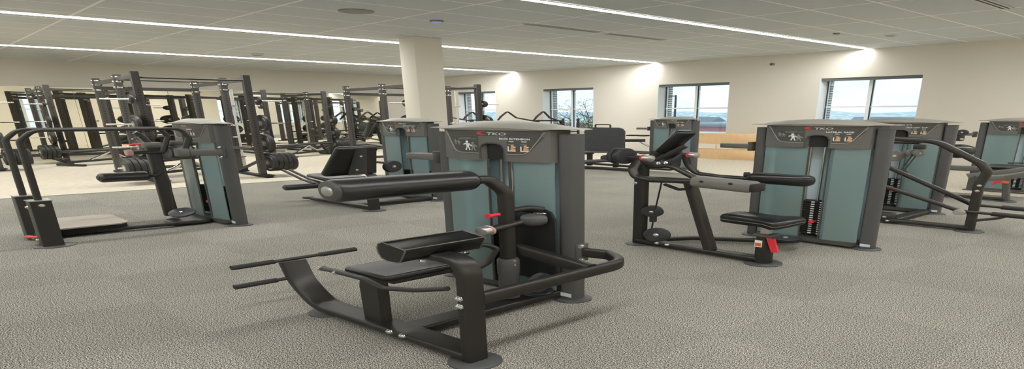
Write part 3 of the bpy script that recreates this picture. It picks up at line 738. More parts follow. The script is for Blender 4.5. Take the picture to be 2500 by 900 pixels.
# ------------------------------------------------------------------ lateral raise machine (right of centre)
def lateral_raise():
    fr = Frame(-1.753, 2.986, 0.73)
    r = thing('lateral_raise_machine', fr, 'lateral raise machine right of centre with grey arm pads, small black seat and red tag', 'gym machine', 'selectorized strength machines')
    tower(r, fr, -.155, .70, 'LATERAL RAISE', 1, tray=True, pin_z=.27)
    foot(r, fr, 0, 0, .095); foot(r, fr, -.80, 0, .08)
    MB().sweep([(-.80, 0, .016), (-.80, 0, .96)], .06, .075, up=(1, 0, 0), cr=.016).build('rear_post', 'frame', r, fr)
    MB().sweep([(-.80, 0, .045), (0, 0, .045)], .08, .05, cr=.016).build('main_beam', 'frame', r, fr)
    MB().sweep([(-.76, .05, .045), (-.62, .28, .045), (-.25, .50, .045), (-.15, .62, .045)], .055, .045, fillet=.08, cr=.014).build('rear_beam', 'frame', r, fr)
    MB().sweep([(-.315, 0, .06), (-.475, 0, .80)], .07, .06, up=(1, 0, 0), cr=.018).build('slanted_post', 'frame', r, fr)
    MB().sweep([(-.76, 0, .79), (-.47, 0, .80)], .05, .06, cr=.014).build('brace', 'frame', r, fr)
    MB().sweep([(-.76, .0, .93), (-.60, .0, .955), (-.47, .0, .86), (-.42, 0, .82)], .022, fillet=.1).build('curved_brace', 'frame', r, fr)
    MB().cyl((0, 0, .016), (0, 0, .30), .045, seg=20).build('seat_post', 'frame', r, fr)
    MB().rbox((0, 0, .31), (.105, .10, .03), .012).build('post_collar', 'column', r, fr)
    MB().sweep([(0, 0, .30), (0, 0, .42)], .05, .045, up=(1, 0, 0), cr=.008).build('telescopic_tube', 'steel', r, fr)
    MB().prism([(.03, .30), (.075, .29), (.10, .16), (.065, .155)], -.05, -.035, 'y').build('red_tag', 'red', r, fr)
    MB().box(-.03, .01, -.048, -.045, .19, .26).build('warning_label', 'white_ink', r, fr)
    MB().box(-.026, .006, -.0495, -.048, .20, .235).build('warning_symbol', 'orange_sticker', r, fr)
    bolts(r, fr, [((-.815, -.035, .81), (0, -1, 0)), ((-.815, -.035, .74), (0, -1, 0)), ((-.64, -.04, .06), (0, -1, .3)), ((-.57, -.04, .06), (0, -1, .3))], .012)
    # seat: bicycle-style wedge
    b = MB(); out = [(-.31, -.05), (-.29, -.09), (-.20, -.10), (.02, -.11), (.12, -.17), (.15, -.14), (.155, .15), (.12, .18), (.0, .12), (-.2, .10), (-.29, .09), (-.31, .05)]
    n = len(out); vs = []
    for z, k in ((.42, .90), (.432, .98), (.455, 1.0), (.472, .96), (.482, .86)):
        vs += [(-.045 + (x + .07) * k * .80, y * k * .86, .985 * z + .02 * (z > .45) + (.010 if x < -.1 else 0) * (z > .45)) for x, y in out]
    fs = [(q * n + i, q * n + (i + 1) % n, q * n + n + (i + 1) % n, q * n + n + i) for q in range(4) for i in range(n)] + [tuple(range(n - 1, -1, -1)), tuple(range(4 * n, 5 * n))]
    b.add(vs, fs); se = b.build('seat', 'leather', r, fr, sharp=50)
    MB().sweep([(-.045 + (x + .07) * .98 * .80, y * .98 * .86, .448) for x, y in out + out[:1]], .0035).build('piping', 'piping', se, fr)
    # chest pad, leaning
    a = 60
    pad(r, fr, (-.69, .14, 1.20), (.30, .14, .07), rotm('Y', -a), .028, 'chest_pad')
    MB().sweep([(-.80, .10, .98), (-.62, .14, 1.16)], .03, .04, cr=.008).build('pad_bracket', 'frame', r, fr)
    # yoke with two pivots and cams
    yk = [(-.75, -.10, 1.035), (-.75, -.02, .975), (-.75, .10, .955), (-.75, .22, .985), (-.75, .30, 1.045)]
    MB().sweep(yk, .02, .055, up=(0, 0, 1), fillet=.06, cr=.006).build('pivot_yoke', 'cam', r, fr)
    for q, y in enumerate((-.10, .30)):
        cm = MB().disc((-.845, y - .02, 1.055), (-.805, y - .02, 1.055), .088, 32).build('cam_disc', 'cam', r, fr)
        MB().disc((-.875, y - .03, 1.055), (-.852, y - .03, 1.055), .088, 32).build('cam_disc', 'cam', r, fr)
        MB().cyl((-.90, y - .01, 1.05), (-.66, y, 1.04), .026, seg=18).build('pivot_shaft', 'frame', r, fr)
        c = MB().disc((-.70, y, 1.042), (-.655, y, 1.04), .034).build('pivot_cap', 'steel', r, fr)
        MB().disc((-.712, y, 1.042), (-.70, y, 1.042), .037).build('red_ring', 'red_label', c, fr)
    bolts(r, fr, [((-.738, .06, .962), (1, 0, .2)), ((-.738, .125, .962), (1, 0, .2))], .014)
    # arms
    MB().sweep([(-.74, -.10, 1.03), (-.70, -.20, .93), (-.66, -.22, .85), (-.56, -.21, .83), (-.30, -.20, .85)], .026, fillet=.07, fseg=7).build('near_arm', 'frame', r, fr)
    MB().sweep([(-.74, .30, 1.03), (-.72, .31, .92), (-.66, .31, .83), (-.50, .31, .81), (-.25, .31, .81)], .022, fillet=.08, fseg=7).build('far_arm', 'frame', r, fr)
    g = MB().rbox((-.13, -.20, .845), (.35, .115, .11), .036, 3, rotm('Y', 3)).build('near_arm_pad', 'grip', r, fr)
    for x in (-.22, -.06): MB().disc((x, -.262, .865), (x, -.256, .865), .011, 12).build('pad_screw', 'rack_dark', g, fr)
    MB().rbox((.045, -.20, .835), (.03, .105, .078), .012, 2).build('pad_end', 'rubber', g, fr)
    pad(r, fr, (-.13, .31, .825), (.36, .12, .115), None, .042, 'far_arm_pad')
    MB().rbox((-.33, .31, .855), (.03, .03, .05), .006).build('clamp_block', 'cam', r, fr)
    # handles on near arm
    MB().sweep([(-.52, -.15, .78), (-.42, -.16, .74), (-.36, -.17, .76), (-.33, -.18, .81)], .014, fillet=.03).build('hand_grip', 'rubber', r, fr)
    # cable and pulleys
    pulley(r, fr, (-.70, -.02, .42), (.35, -1, 0), .065); pulley(r, fr, (-.735, .03, .42), (.35, -1, 0), .055)
    pulley(r, fr, (-.66, -.02, .15), (.3, -1, .2), .08); pulley(r, fr, (-.12, .42, .13), (0, 0, 1), .09)
    MB().sweep([(-.62, -.05, .78), (-.68, -.02, .44), (-.70, -.02, .20)], .005).build('cable', 'rubber', r, fr)
    MB().rbox((-.70, -.01, .33), (.035, .03, .07), .005).build('pulley_yoke', 'cam', r, fr)
lateral_raise()

# ------------------------------------------------------------------ total hip machine (left)
def hip_machine():
    fr = Frame(-4.812, 0.559, 3.23)
    r = thing('standing_hip_machine', fr, 'standing hip machine at far left with two long handrails and a low grey platform', 'gym machine', 'selectorized strength machines')
    tower(r, fr, -.37, 1.00, None, 0, tray=False)
    foot(r, fr, 0, .01, .10)
    for x, nm in ((0, 'near'), (-.36, 'far')):
        MB().sweep([(x, 0, .016), (x, 0, .55)], .10, .10, up=(1, 0, 0), cr=.004).build('rail_box', 'frame', r, fr)
        t = MB(); t.box(x - .055, x + .055, -.055, .055, .548, .556); t.build('box_top', 'steel', r, fr)
        MB().sweep([(x, .0, .50), (x, .0, 1.22), (x, .07, 1.335), (x, .80, 1.335), (x, .84, 1.22), (x, .79, 1.02)], .019, fillet=[.08, .09, .06, .05], fseg=6).build('handrail', 'frame', r, fr)
    MB().sweep([(0.0, .77, 1.035), (0, 1.02, 1.02)], .05, .085, cr=.018).build('rail_bracket', 'header', r, fr)
    MB().rbox((0, .78, 1.035), (.075, .07, .10), .01).build('bracket_block', 'header', r, fr)
    MB().rbox((.0, 1.02, 1.02), (.06, .02, .15), .006).build('bracket_flange', 'column', r, fr)
    bolts(r, fr, [((.055, 0, .50), (1, -.3, 0)), ((.0, -.055, .48), (0, -1, 0)), ((.0, -.055, .09), (0, -1, 0)), ((-.10, -.055, .09), (0, -1, 0)), ((.02, 1.0, 1.085), (0, -1, 0)), ((.02, 1.0, .955), (0, -1, 0))], .013)
    # platform
    p = MB().prism([(-.80, .10), (-.30, .04), (-.24, .10), (-.25, .42), (-.30, .48), (-.74, .50), (-.80, .44)], .115, .13, 'z').build('platform', 'tread_pale', r, fr)
    MB().box(-.76, -.27, .08, .46, .03, .113).build('platform_base', 'rack_dark', r, fr)
    MB().sweep([(-.30, .30, .05), (-.26, .72, .05), (-.26, .86, .05)], .07, .05, fillet=.1, cr=.014).build('floor_beam', 'frame', r, fr)
    MB().sweep([(-.03, .0, .06), (-.60, .06, .06)], .09, .07, cr=.01).build('base_beam', 'frame', r, fr)
    MB().lathe((-.37, .86, .03), (0, 0, 1), [(0, .15), (.03, .15), (.035, .14)]).build('turntable', 'frame', r, fr)
    k = MB().lathe((-.04, -.02, .10), (-1, -.6, 0), [(0, .014), (.02, .012), (.06, .014), (.11, .018), (.12, .014)]).build('red_pull_knob', 'red', r, fr)
    # working unit: slanted upright with cam drum and roller
    MB().sweep([(-.52, .80, .10), (-.52, .78, 1.12)], .085, .07, up=(1, 0, 0), cr=.02).build('work_post', 'frame', r, fr)
    MB().sweep([(-.52, .78, 1.10), (-.52, .73, 1.24), (-.52, .70, 1.27)], .022, fillet=.04).build('top_handle', 'frame', r, fr)
    MB().rbox((-.52, .78, 1.10), (.10, .10, .08), .01).build('head_block', 'header', r, fr)
    MB().lathe((-.44, .82, 1.00), (0, 1, .02), [(0, .10), (.01, .115), (.015, .09), (.05, .09), (.06, .105), (.15, .105), (.17, .09)], 28).build('cam_drum', 'column', r, fr)
    MB().cyl((-.44, .62, 1.01), (-.44, .86, 1.01), .026, seg=18).build('arm_shaft', 'frame', r, fr)
    MB().disc((-.44, .60, 1.01), (-.44, .635, 1.01), .038).build('shaft_cap', 'label_tape', r, fr)
    k = MB().lathe((-.46, .70, 1.12), (0, -1, -.02), [(0, .012), (.02, .008), (.035, .014), (.05, .009), (.06, .005), (.10, .004)]).build('red_lever', 'red', r, fr)
    MB().sweep([(-.50, .78, 1.0), (-.50, .80, .74), (-.50, .76, .68), (-.50, .70, .68)], .02, fillet=.04).build('roller_arm', 'frame', r, fr)
    ro = MB().roller((-.50, .43, .69), (-.50, .71, .685), .062).build('foam_roller', 'foam', r, fr)
    MB().disc((-.50, .422, .69), (-.50, .43, .69), .03).build('end_cap', 'header_dark', ro, fr)
    MB().rbox((-.46, .95, 1.12), (.12, .18, .07), .012).build('linkage_cover', 'header', r, fr)
    pulley(r, fr, (-.30, .80, .18), (.5, -.5, 1), .085)
    MB().sweep([(-.42, .78, .95), (-.33, .78, .60), (-.31, .76, .24)], .005).build('cable', 'rubber', r, fr)
hip_machine()

# ------------------------------------------------------------------ leg curl machine (middle, behind the front one)
def leg_curl():
    fr = Frame(-4.944, 2.618, 3.23)
    r = thing('leg_curl_machine', fr, 'leg curl machine with a tilted black backrest, standing left of the beige pillar', 'gym machine', 'selectorized strength machines')
    tower(r, fr, -.52, .69, 'LEG EXTENSION', 1, tray=False)
    foot(r, fr, 0, 0, .09)
    MB().sweep([(0, 0, .016), (0, 0, .52)], .085, .05, up=(-1, 0, 0), cr=.012).build('front_post', 'frame', r, fr)
    MB().sweep([(0, 0, .045), (-.95, 0, .045)], .06, .045, cr=.01).build('main_beam', 'frame', r, fr)
    MB().sweep([(-.25, .02, .045), (-.25, .68, .045)], .08, .05, cr=.01).build('cross_beam', 'frame', r, fr)
    MB().sweep([(-.20, .10, .60), (.04, 0, .56), (.0, 0, .50)], .06, .07, fillet=.04, cr=.014).build('seat_beam', 'header', r, fr)
    p = pad(r, fr, (-.24, -.02, .78), (.56, .34, .09), rotm('Y', -58), .034, 'backrest')
    MB().prism([(-.22, .55), (.06, .62), (.10, 1.02), (-.06, 1.0)], -.06, .02, 'y').build('backrest_bracket', 'frame', r, fr)
    bolts(r, fr, [((.02, -.065, .88), (0, -1, 0)), ((-.06, -.065, .66), (0, -1, 0))], .012)
    pad(r, fr, (-.50, .0, .49), (.36, .34, .06), rotm('Y', 8), .022, 'seat_pad')
    for dy in (-.19, -.13):
        MB().sweep([(-1.02, dy, .57), (-.72, dy, .45), (-.52, dy, .40)], .016, fillet=.05).build('grab_handle', 'frame', r, fr)
    MB().sweep([(-.50, .14, .42), (-.84, .16, .34), (-.95, .1, .275)], .02, fillet=.05).build('lever_arm', 'frame', r, fr)
    ro = MB().roller((-.95, -.235, .275), (-.95, .12, .275), .05).build('foam_roller', 'foam', r, fr)
    MB().disc((-.95, -.243, .275), (-.95, -.235, .275), .025).build('end_cap', 'header_dark', ro, fr)
    pulley(r, fr, (-.20, .33, .66), (1, .25, 0), .10, .04, 'cam_disc')
    pulley(r, fr, (-1.0, -.02, .06), (0, 0, 1), .05)
    k = MB().lathe((-.62, .30, .66), (-1, 0, .0), [(0, .014), (.02, .012), (.07, .016), (.08, .012)]).build('red_pull_knob', 'red', r, fr)
leg_curl()

# ------------------------------------------------------------------ seated dip machine (right)
def seated_dip():
    fr = Frame(-1.384, 4.805, 1.23)
    r = thing('seated_dip_machine', fr, 'seated dip machine at right with a big bent overhead tube and two long lever bars', 'gym machine', 'selectorized strength machines')
    tower(r, fr, -.80, .66, 'SEATED DIP', 1, tray=False, pin_z=.33)
    foot(r, fr, 0, 0, .09)
    MB().sweep([(0, 0, .016), (0, 0, .62), (.03, 0, .80), (-.02, 0, .90), (-.30, 0, 1.165), (-.62, 0, 1.19)], .062, .062, up=(0, 1, 0), fillet=[.3, .12, .1, .2], fseg=7, cr=.024).build('main_tube', 'frame', r, fr)
    MB().sweep([(0, 0, .045), (-.62, 0, .045)], .07, .045, cr=.012).build('main_beam', 'frame', r, fr)
    MB().sweep([(-.50, .03, .045), (-.50, .66, .045)], .09, .05, cr=.012).build('cross_beam', 'frame', r, fr)
    MB().rbox((-.55, .02, .10), (.13, .12, .09), .02).build('pivot_housing', 'cam', r, fr)
    bolts(r, fr, [((.01, -.034, .62), (0, -1, 0)), ((.005, -.034, .55), (0, -1, 0)), ((-.52, -.05, .1), (0, -1, 0)), ((-.50, -.04, .045), (0, -1, 0))], .012)
    MB().sweep([(-.62, .12, .78), (-.04, .12, .33)], .026).build('upper_lever', 'frame', r, fr)
    MB().sweep([(-.62, -.03, .56), (-.06, -.03, .265), (.02, -.03, .26)], .024, fillet=.05).build('lower_lever', 'frame', r, fr)
    j = MB().disc((-.06, -.075, .26), (-.06, -.045, .26), .038).build('lever_joint', 'steel', r, fr)
    for y, z in ((-.05, .275), (.14, .325)):
        a = MB().sweep([(-.04, y, z), (.32, y, z - .01)], .018).build('handle_bar', 'frame', r, fr)
        MB().sweep([(.12, y, z - .004), (.40, y, z - .012)], .028).build('rubber_grip', 'rubber', a, fr)
    MB().sweep([(.02, 0, .15), (.14, .04, .20), (.18, .06, .24)], .03, .03, fillet=.03, cr=.006).build('foot_rest', 'cam', r, fr)
    # pulleys above
    MB().sweep([(-.90, .30, 1.00), (-.84, .30, 1.10), (-.66, .30, 1.12), (-.50, .30, 1.12)], .022, fillet=.06).build('pulley_arm', 'frame', r, fr)
    pulley(r, fr, (-.66, .30, .92), (.4, -1, .1), .075, m='grip'); pulley(r, fr, (-.55, .30, .97), (1, -.6, 0), .05, .03, m='grip'); pulley(r, fr, (-.50, .30, .97), (1, -.6, 0), .05, .02, m='grip')
    MB().rbox((-.50, .30, 1.06), (.08, .04, .07), .01).build('pulley_yoke', 'cam', r, fr)
    for x in (-.54, -.515): MB().sweep([(x, .30, .93), (x - .03, .22, .72)], .005).build('cable', 'rubber', r, fr)
    MB().sweep([(-.68, .30, .85), (-.68, .30, .35)], .006).build('cable', 'rubber', r, fr)
    MB().rbox((-.545, .20, .70), (.06, .05, .06), .01).build('cable_clamp', 'cam', r, fr)
    # seat side
    MB().sweep([(-.03, 0, .70), (.10, .10, .72), (.22, .12, .78)], .05, .07, fillet=.05, cr=.014).build('side_handle', 'header', r, fr)
seated_dip()

# ------------------------------------------------------------------ far right machine
def far_right():
    fr = Frame(-1.715, 6.758, 1.23)
    r = thing('biceps_curl_machine', fr, 'machine cut by the right photo edge, with a black seat and bluish tower', 'gym machine', 'selectorized strength machines')
    tower(r, fr, -.17, .80, None, 1, tray=True, pin_z=.48)
    foot(r, fr, 0, 0, .085)
    MB().sweep([(0, 0, .016), (-.03, 0, .36), (-.04, 0, .44)], .07, .055, up=(1, 0, 0), cr=.016).build('seat_post', 'column', r, fr)
    MB().sweep([(0, 0, .04), (-.75, 0, .04)], .07, .045, cr=.012).build('main_beam', 'frame', r, fr)
    pad(r, fr, (-.02, .10, .60), (.44, .34, .06), None, .022, 'seat_pad')
    MB().sweep([(-.80, .0, .55), (-.12, -.02, .56), (.10, .05, .58)], .05, .09, fillet=.06, cr=.016).build('frame_rail', 'header', r, fr)
    MB().sweep([(.12, -.06, .60), (-.30, -.14, .44)], .045, .08, cr=.014).build('seat_rail', 'header', r, fr)
    MB().sweep([(-.62, 0, .05), (-.62, 0, .60)], .07, .05, up=(1, 0, 0), cr=.014).build('rear_post', 'frame', r, fr)
    MB().sweep([(-.60, .02, .60), (-.50, .02, .95)], .06, .05, up=(1, 0, 0), cr=.014).build('pad_post', 'frame', r, fr)
    MB().rbox((-.46, .02, .86), (.24, .30, .24), .10, 4, rotm('Y', 20)).build('arm_pad', 'leather', r, fr)
    MB().rbox((-.50, .05, 1.10), (.10, .08, .12), .02).build('pivot_block', 'cam', r, fr)
    pulley(r, fr, (-.45, -.02, 1.20), (0, -1, 0), .05)
    bolts(r, fr, [((-.44, -.03, 1.08), (0, -1, 0)), ((-.50, -.04, .52), (0, -1, 0))], .013)
    MB().box(-.05, .0, -.045, -.041, .33, .38).build('warning_label', 'orange_sticker', r, fr)
    MB().prism([(-.11, .36), (-.06, .40), (-.05, .36), (-.12, .28)], -.05, -.04, 'y').build('red_tag', 'red', r, fr)
    MB().sweep([(-.1, .2, .66), (.3, .2, .70)], .012).build('link_bar', 'frame', r, fr)
far_right()

# ------------------------------------------------------------------ leg press by the windows
def leg_press():
    fr = Frame(-6.082, 7.553, 1.23)
    r = thing('leg_press_machine', fr, 'seated leg press by the windows with a large ribbed black foot plate', 'gym machine', 'selectorized strength machines')
    tower(r, fr, 0, .12, 'LEG PRESS', 1, tray=True)
    pl = MB(); o = [(-1.22, .46), (-.50, .46), (-.48, .50), (-.48, 1.06), (-.52, 1.13), (-.58, 1.16), (-1.12, 1.16), (-1.19, 1.12), (-1.22, 1.05), (-1.24, .5)]
    pl.prism(o, -.30, -.27, 'y'); fp = pl.build('foot_plate', 'tread', r, fr)
    MB().sweep([(-1.02, -.285, 1.14), (-1.02, -.285, 1.24), (-.74, -.285, 1.24), (-.74, -.285, 1.14)], .013, fillet=.03).build('top_handle', 'frame', r, fr)
    MB().sweep([(-1.24, -.31, .43), (-.46, -.31, .47)], .022).build('lower_bar', 'header', r, fr)
    for x in (-1.16, -.66): MB().sweep([(x, -.25, .03), (x, -.25, .44)], .085, .05, up=(1, 0, 0), cr=.01).build('leg', 'frame', r, fr)
    MB().sweep([(-.52, -.24, .80), (-.36, .0, .80)], .05, .08, cr=.012).build('upper_rail', 'frame', r, fr)
    MB().sweep([(-1.50, -.75, .05), (-.55, -.62, .05), (.10, -.60, .05)], .07, .07, fillet=.1, cr=.016).build('base_beam', 'frame', r, fr)
    MB().sweep([(-1.50, -.70, .10), (-1.0, -.60, .18), (-.55, -.50, .26)], .05, fillet=.1).build('push_tube', 'column', r, fr)
    MB().rbox((-1.48, -.70, .13), (.14, .14, .18), .03).build('pivot_bracket', 'cam', r, fr)
    MB().rbox((-.60, -.45, .30), (.22, .2, .2), .06, 3).build('counterweight', 'cam', r, fr)
    MB().sweep([(-1.40, -.25, .10), (.05, -.35, .09)], .07, .06, cr=.014).build('rear_beam', 'frame', r, fr)
    for x in (-.62, -.44): pad(r, fr, (x, .05, .93), (.15, .14, .04), None, .016, 'shoulder_pad')
    MB().sweep([(-.53, .05, .80), (-.45, .08, .70), (-.36, .1, .62)], .022, fillet=.04).build('pad_stem', 'steel', r, fr)
    bolts(r, fr, [((-1.47, -.78, .16), (0, -1, 0)), ((-1.40, -.78, .12), (0, -1, 0))], .016)
    # twin curved uprights at its right end
    for x0, y0 in ((.32, -.62), (.58, -.55)):
        MB().prism([(x0 - .06, .34), (x0 - .02, .18), (x0 + .04, .16), (x0 + .07, .24), (x0 + .08, .60), (x0 - .06, .60)], y0 - .03, y0 + .03, 'y').build('curved_upright', 'frame', r, fr)
    MB().sweep([(.10, -.66, .52), (.62, -.55, .57)], .03, .05, cr=.008).build('link_bar', 'header_dark', r, fr)
    MB().sweep([(.10, -.60, .12), (.55, -.58, .12), (.60, -.56, .2)], .05, .05, fillet=.05, cr=.012).build('upright_base', 'frame', r, fr)
    bolts(r, fr, [((.44, -.62, .55), (0, -1, 0)), ((.50, -.61, .555), (0, -1, 0))], .014)
leg_press()
# ------------------------------------------------------------------ copies
def copy_tree(o, parent=None):
    c = o.copy(); col.objects.link(c); c.parent = parent
    for ch in [x for x in D.objects if x.parent == o]: copy_tree(ch, c)
    return c

# ------------------------------------------------------------------ squat racks
RXS = (0.0, -.80, -1.95)
def make_rack(fr, label):
    r = thing('squat_rack', fr, label, 'squat rack', 'squat racks')
    W = 1.10
    for k, x in enumerate(RXS):
        for y in (0, W):
            H_ = 2.43
            o = MB().box(x - .0375, x + .0375, y - .0375, y + .0375, .01, H_ - .01).build('upright', 'perforated', r, fr)
            ul = o.data.uv_layers.new(name='UVMap')
            for p in o.data.polygons:
                cc = [o.data.vertices[v].co for v in p.vertices]
                cx_ = sum((c for c in cc), Vector()) / len(cc)
                for li in p.loop_indices:
                    v = o.data.vertices[o.data.loops[li].vertex_index].co
                    a_ = Vector((v.x - cx_.x, v.y - cx_.y)); key_ = Vector((1, .3))
                    ul.data[li].uv = (.0375 * (1 if a_.dot(key_) > 0 else -1), v.z)
            if k:
                for z in (2.36, 2.26, 2.13):
                    for c_, s_ in (((x, y - .046, z), (.055, .018, .038)), ((x, y + .046, z), (.055, .018, .038)), ((x + .046, y, z), (.018, .055, .038))):
                        MB().rbox(c_, s_, .004, 1).build('bolt_plate', 'chrome', o, fr)
    for y in (0, W):
        for a, b_, z in ((0, 1, 2.32), (1, 2, 2.30)):
            MB().box(RXS[b_] + .0376, RXS[a] - .0376, y - .02, y + .02, z - .04, z + .04).build('side_beam', 'rack', r, fr)
        MB().box(RXS[2] - .15, RXS[0] + .22, y - .04, y + .04, .001, .05).build('base_skid', 'rack_dark', r, fr)
        MB().sweep([(RXS[1] + .05, y, .10), (RXS[0] - .04, y, .40)], .04, .05, cr=.006).build('diagonal_brace', 'rack', r, fr)
        MB().rbox((RXS[0] + .12, y, .06), (.20, .13, .02), .004, 1).build('anchor_plate', 'rack_dark', r, fr)
        # safety arm and hooks between front pair
        MB().box(RXS[1] + .038, RXS[0] - .038, y - .025 + (.05 if y == 0 else -.05), y + .025 + (.05 if y == 0 else -.05), .66, .72).build('safety_bar', 'rack', r, fr)
        sy = 1 if y == 0 else -1
        for z in (1.25, .95):
            MB().rbox((RXS[1] + .075, y, z), (.09, .05, .05), .01, 1).build('bar_hook', 'chrome', r, fr)
        # plate horns
        oy = -1 if y == 0 else 1
        for z in (.36, .82, 1.31, 1.84):
            MB().cyl((0, y + oy * .0378, z), (0, y + oy * .36, z), .017, seg=12).build('plate_horn', 'chrome', r, fr)
    for x, z, rr in ((0, 2.30, .019), (RXS[1], 2.30, .014)):
        MB().cyl((x, .0376, z), (x, W - .0376, z), rr, seg=14).build('pull_up_bar', 'frame', r, fr)
    MB().box(RXS[2] - .03, RXS[2] + .03, .0376, W - .0376, 2.14, 2.22).build('rear_crossmember', 'rack', r, fr)
    MB().box(RXS[2] - .03, RXS[2] + .03, .0376, W - .0376, .06, .14).build('rear_crossmember', 'rack', r, fr)
    return r

PL = {}
def plate_at(fr, y, z, rad, th, label, grp, x=0.0):
    """weight plate hanging on a horn, axis along y"""
    key = (round(rad, 3), round(th, 3))
    f0 = fr.sub(x, y, z)
    if key in PL:
        c = copy_tree(PL[key]); c.location = f0.loc(); tag(c, label, 'weight plate', grp); return
    t = thing('weight_plate', f0, label, 'weight plate', grp)
    _d = MB().lathe((0, -th / 2, 0), (0, 1, 0), [(0, rad * .30), (0, rad * .62), (th * .18, rad * .66), (th * .18, rad * .84), (0, rad * .88), (0, rad * .97), (th * .15, rad), (th * .85, rad), (th, rad * .97), (th, rad * .88), (th * .82, rad * .84), (th * .82, rad * .66), (th, rad * .62), (th, rad * .30)], 32)
    DISC = _d
    MB().lathe((0, -th / 2 - .002, 0), (0, 1, 0), [(0, .03), (0, rad * .3), (th + .004, rad * .3), (th + .004, .03)], 20).build('steel_hub', 'steel', t, f0)
    if rad > .15:
        m = DISC
        for a in (40, 160, 280):
            ca, sa = math.cos(R(a)), math.sin(R(a)); rr = rad * .75
            p = [(-.045, -.012), (.045, -.012), (.045, .012), (-.045, .012)]
            m.add([(rr * ca - u * sa + v * ca, -th / 2 + th * .17, rr * sa + u * ca + v * sa) for u, v in p], [(0, 1, 2, 3)], 1)
    DISC.build('disc', ['plate', 'silver_ink'], t, f0)
    PL[key] = t

racks = [
    (Frame(-8.728, 2.124, -1.27), 'black squat rack nearest the camera on the left, behind the handrails'),
    (Frame(-8.867, 5.455, -1.27), 'black squat rack partly hidden behind the beige pillar'),
    (Frame(-13.416, 2.071, -1.27), 'black squat rack at far left in front of the mirror'),
    (Frame(-12.2, 0.02, -1.27), 'black squat rack cut by the left edge of the photo'),
    (Frame(-13.315, 5.19, -1.27), 'black squat rack in the back row between the near rack and the pillar'),
]
rk = None
where = ['the near left rack', 'the pillar rack', 'the far left back rack', 'the left edge rack', 'the middle back rack']
hz = {.36: 'lowest horn', .82: 'second horn', 1.31: 'third horn', 1.84: 'top horn'}
for i, (fr, lb) in enumerate(racks):
    if rk is None: rk = make_rack(fr, lb)
    else:
        c = copy_tree(rk); c.location = fr.loc(); c['label'] = lb
    grp = 'weight plates on the squat racks'
    for side, y0, dr in (('left', 0, -1), ('right', 1.10, 1)):
        for z, n, rad, th in ((.36, 5 if side == 'right' else 4, .225, .055), (.82, 1, .225, .055), (1.31, 1, .20, .045), (1.84, 1, .10, .03)):
            for k in range(n):
                y = y0 + dr * (.075 + th * .5 + k * (th + .003))
                lb2 = '%s rubber plate on the %s, %s side of %s' % ('small' if rad < .15 else 'black', hz[z], side, where[i])
                if n > 1: lb2 = 'black plate %s from upright on lowest horn, %s side of %s' % (['first', 'second', 'third', 'fourth', 'fifth'][k], side, where[i].replace('the ', '', 1))
                plate_at(fr, y, z, rad, th, lb2, grp)

# upright barbells
def barbell(x, y, label):
    fr = Frame(x, y, 0, 0)
    t = thing('barbell', fr, label, 'barbell', 'barbells stored upright')
    MB().cyl((0, 0, .03), (0, 0, 1.75), .0155, seg=12).build('shaft', 'white_steel', t, fr)
    MB().cyl((0, 0, 1.75), (0, 0, 2.17), .027, seg=14).build('sleeve', 'white_steel', t, fr)
    MB().cyl((0, 0, .02), (0, 0, .40), .027, seg=14).build('sleeve', 'white_steel', t, fr)
    MB().disc((0, 0, 1.73), (0, 0, 1.76), .045, 16).build('collar', 'steel', t, fr)
    MB().disc((0, 0, .39), (0, 0, .42), .045, 16).build('collar', 'steel', t, fr)
    MB().lathe((0, 0, 0), (0, 0, 1), [(0, .05), (.02, .05), (.03, .036), (.10, .036)], 16).build('floor_cup', 'rack_dark', t, fr)
barbell(-9.777, 3.406, 'pale barbell standing upright inside the near left rack, behind the hip machine tower')
barbell(-8.348, 5.83, 'pale barbell standing upright right of the pillar beside the partly hidden rack')
barbell(-13.66, 5.286, 'pale barbell standing upright at the back row rack')

# benches
bench0 = None
def bench(fr, label):
    global bench0
    if bench0 is not None:
        c = copy_tree(bench0); c.location = fr.loc(); c['label'] = label; return
    t = thing('weight_bench', fr, label, 'bench', 'adjustable benches in the racks'); bench0 = t
    pad(t, fr, (.30, 0, .44), (.86, .28, .06), rotm('Y', 2), .024, 'back_pad')
    pad(t, fr, (-.34, 0, .45), (.34, .28, .06), rotm('Y', -4), .024, 'seat_pad')
    MB().sweep([(-.45, 0, .16), (.72, 0, .12)], .06, .06, cr=.01).build('spine', 'frame', t, fr)
    MB().sweep([(.72, -.26, .035), (.72, .26, .035)], .06, .06, cr=.01).build('rear_foot', 'frame', t, fr)
    MB().sweep([(.72, 0, .02), (.72, 0, .14)], .07, .07, up=(1, 0, 0)).build('rear_post', 'frame', t, fr)
    MB().sweep([(-.50, -.18, .035), (-.50, .18, .035)], .06, .06, cr=.01).build('front_foot', 'frame', t, fr)
    MB().sweep([(-.48, 0, .04), (-.30, 0, .40)], .05, .06, up=(1, 0, 0), cr=.01).build('front_post', 'frame', t, fr)
    MB().sweep([(.05, 0, .40), (.40, 0, .15)], .04, .05, cr=.01).build('adjust_strut', 'chrome', t, fr)
    MB().sweep([(-.15, 0, .18), (.10, 0, .41)], .05, .04, cr=.01).build('adjust_ladder', 'steel', t, fr)
    for y in (-.20, .20): MB().disc((-.52, y - .02, .055), (-.52, y + .02, .055), .05, 18).build('wheel', 'rubber', t, fr)
    MB().cyl((.84, -.12, .25), (.84, .12, .25), .016, seg=10).build('transport_handle', 'frame', t, fr)
bench(Frame(-12.791, 5.675, -62.77), 'flat padded bench standing in front of the back row rack, middle of the photo')
bench(Frame(-12.839, 2.604, -62.77), 'flat padded bench in front of the far left rack')
bench(Frame(-9.627, 2.768, -62.77), 'flat padded bench inside the near left rack, behind the hip machine')

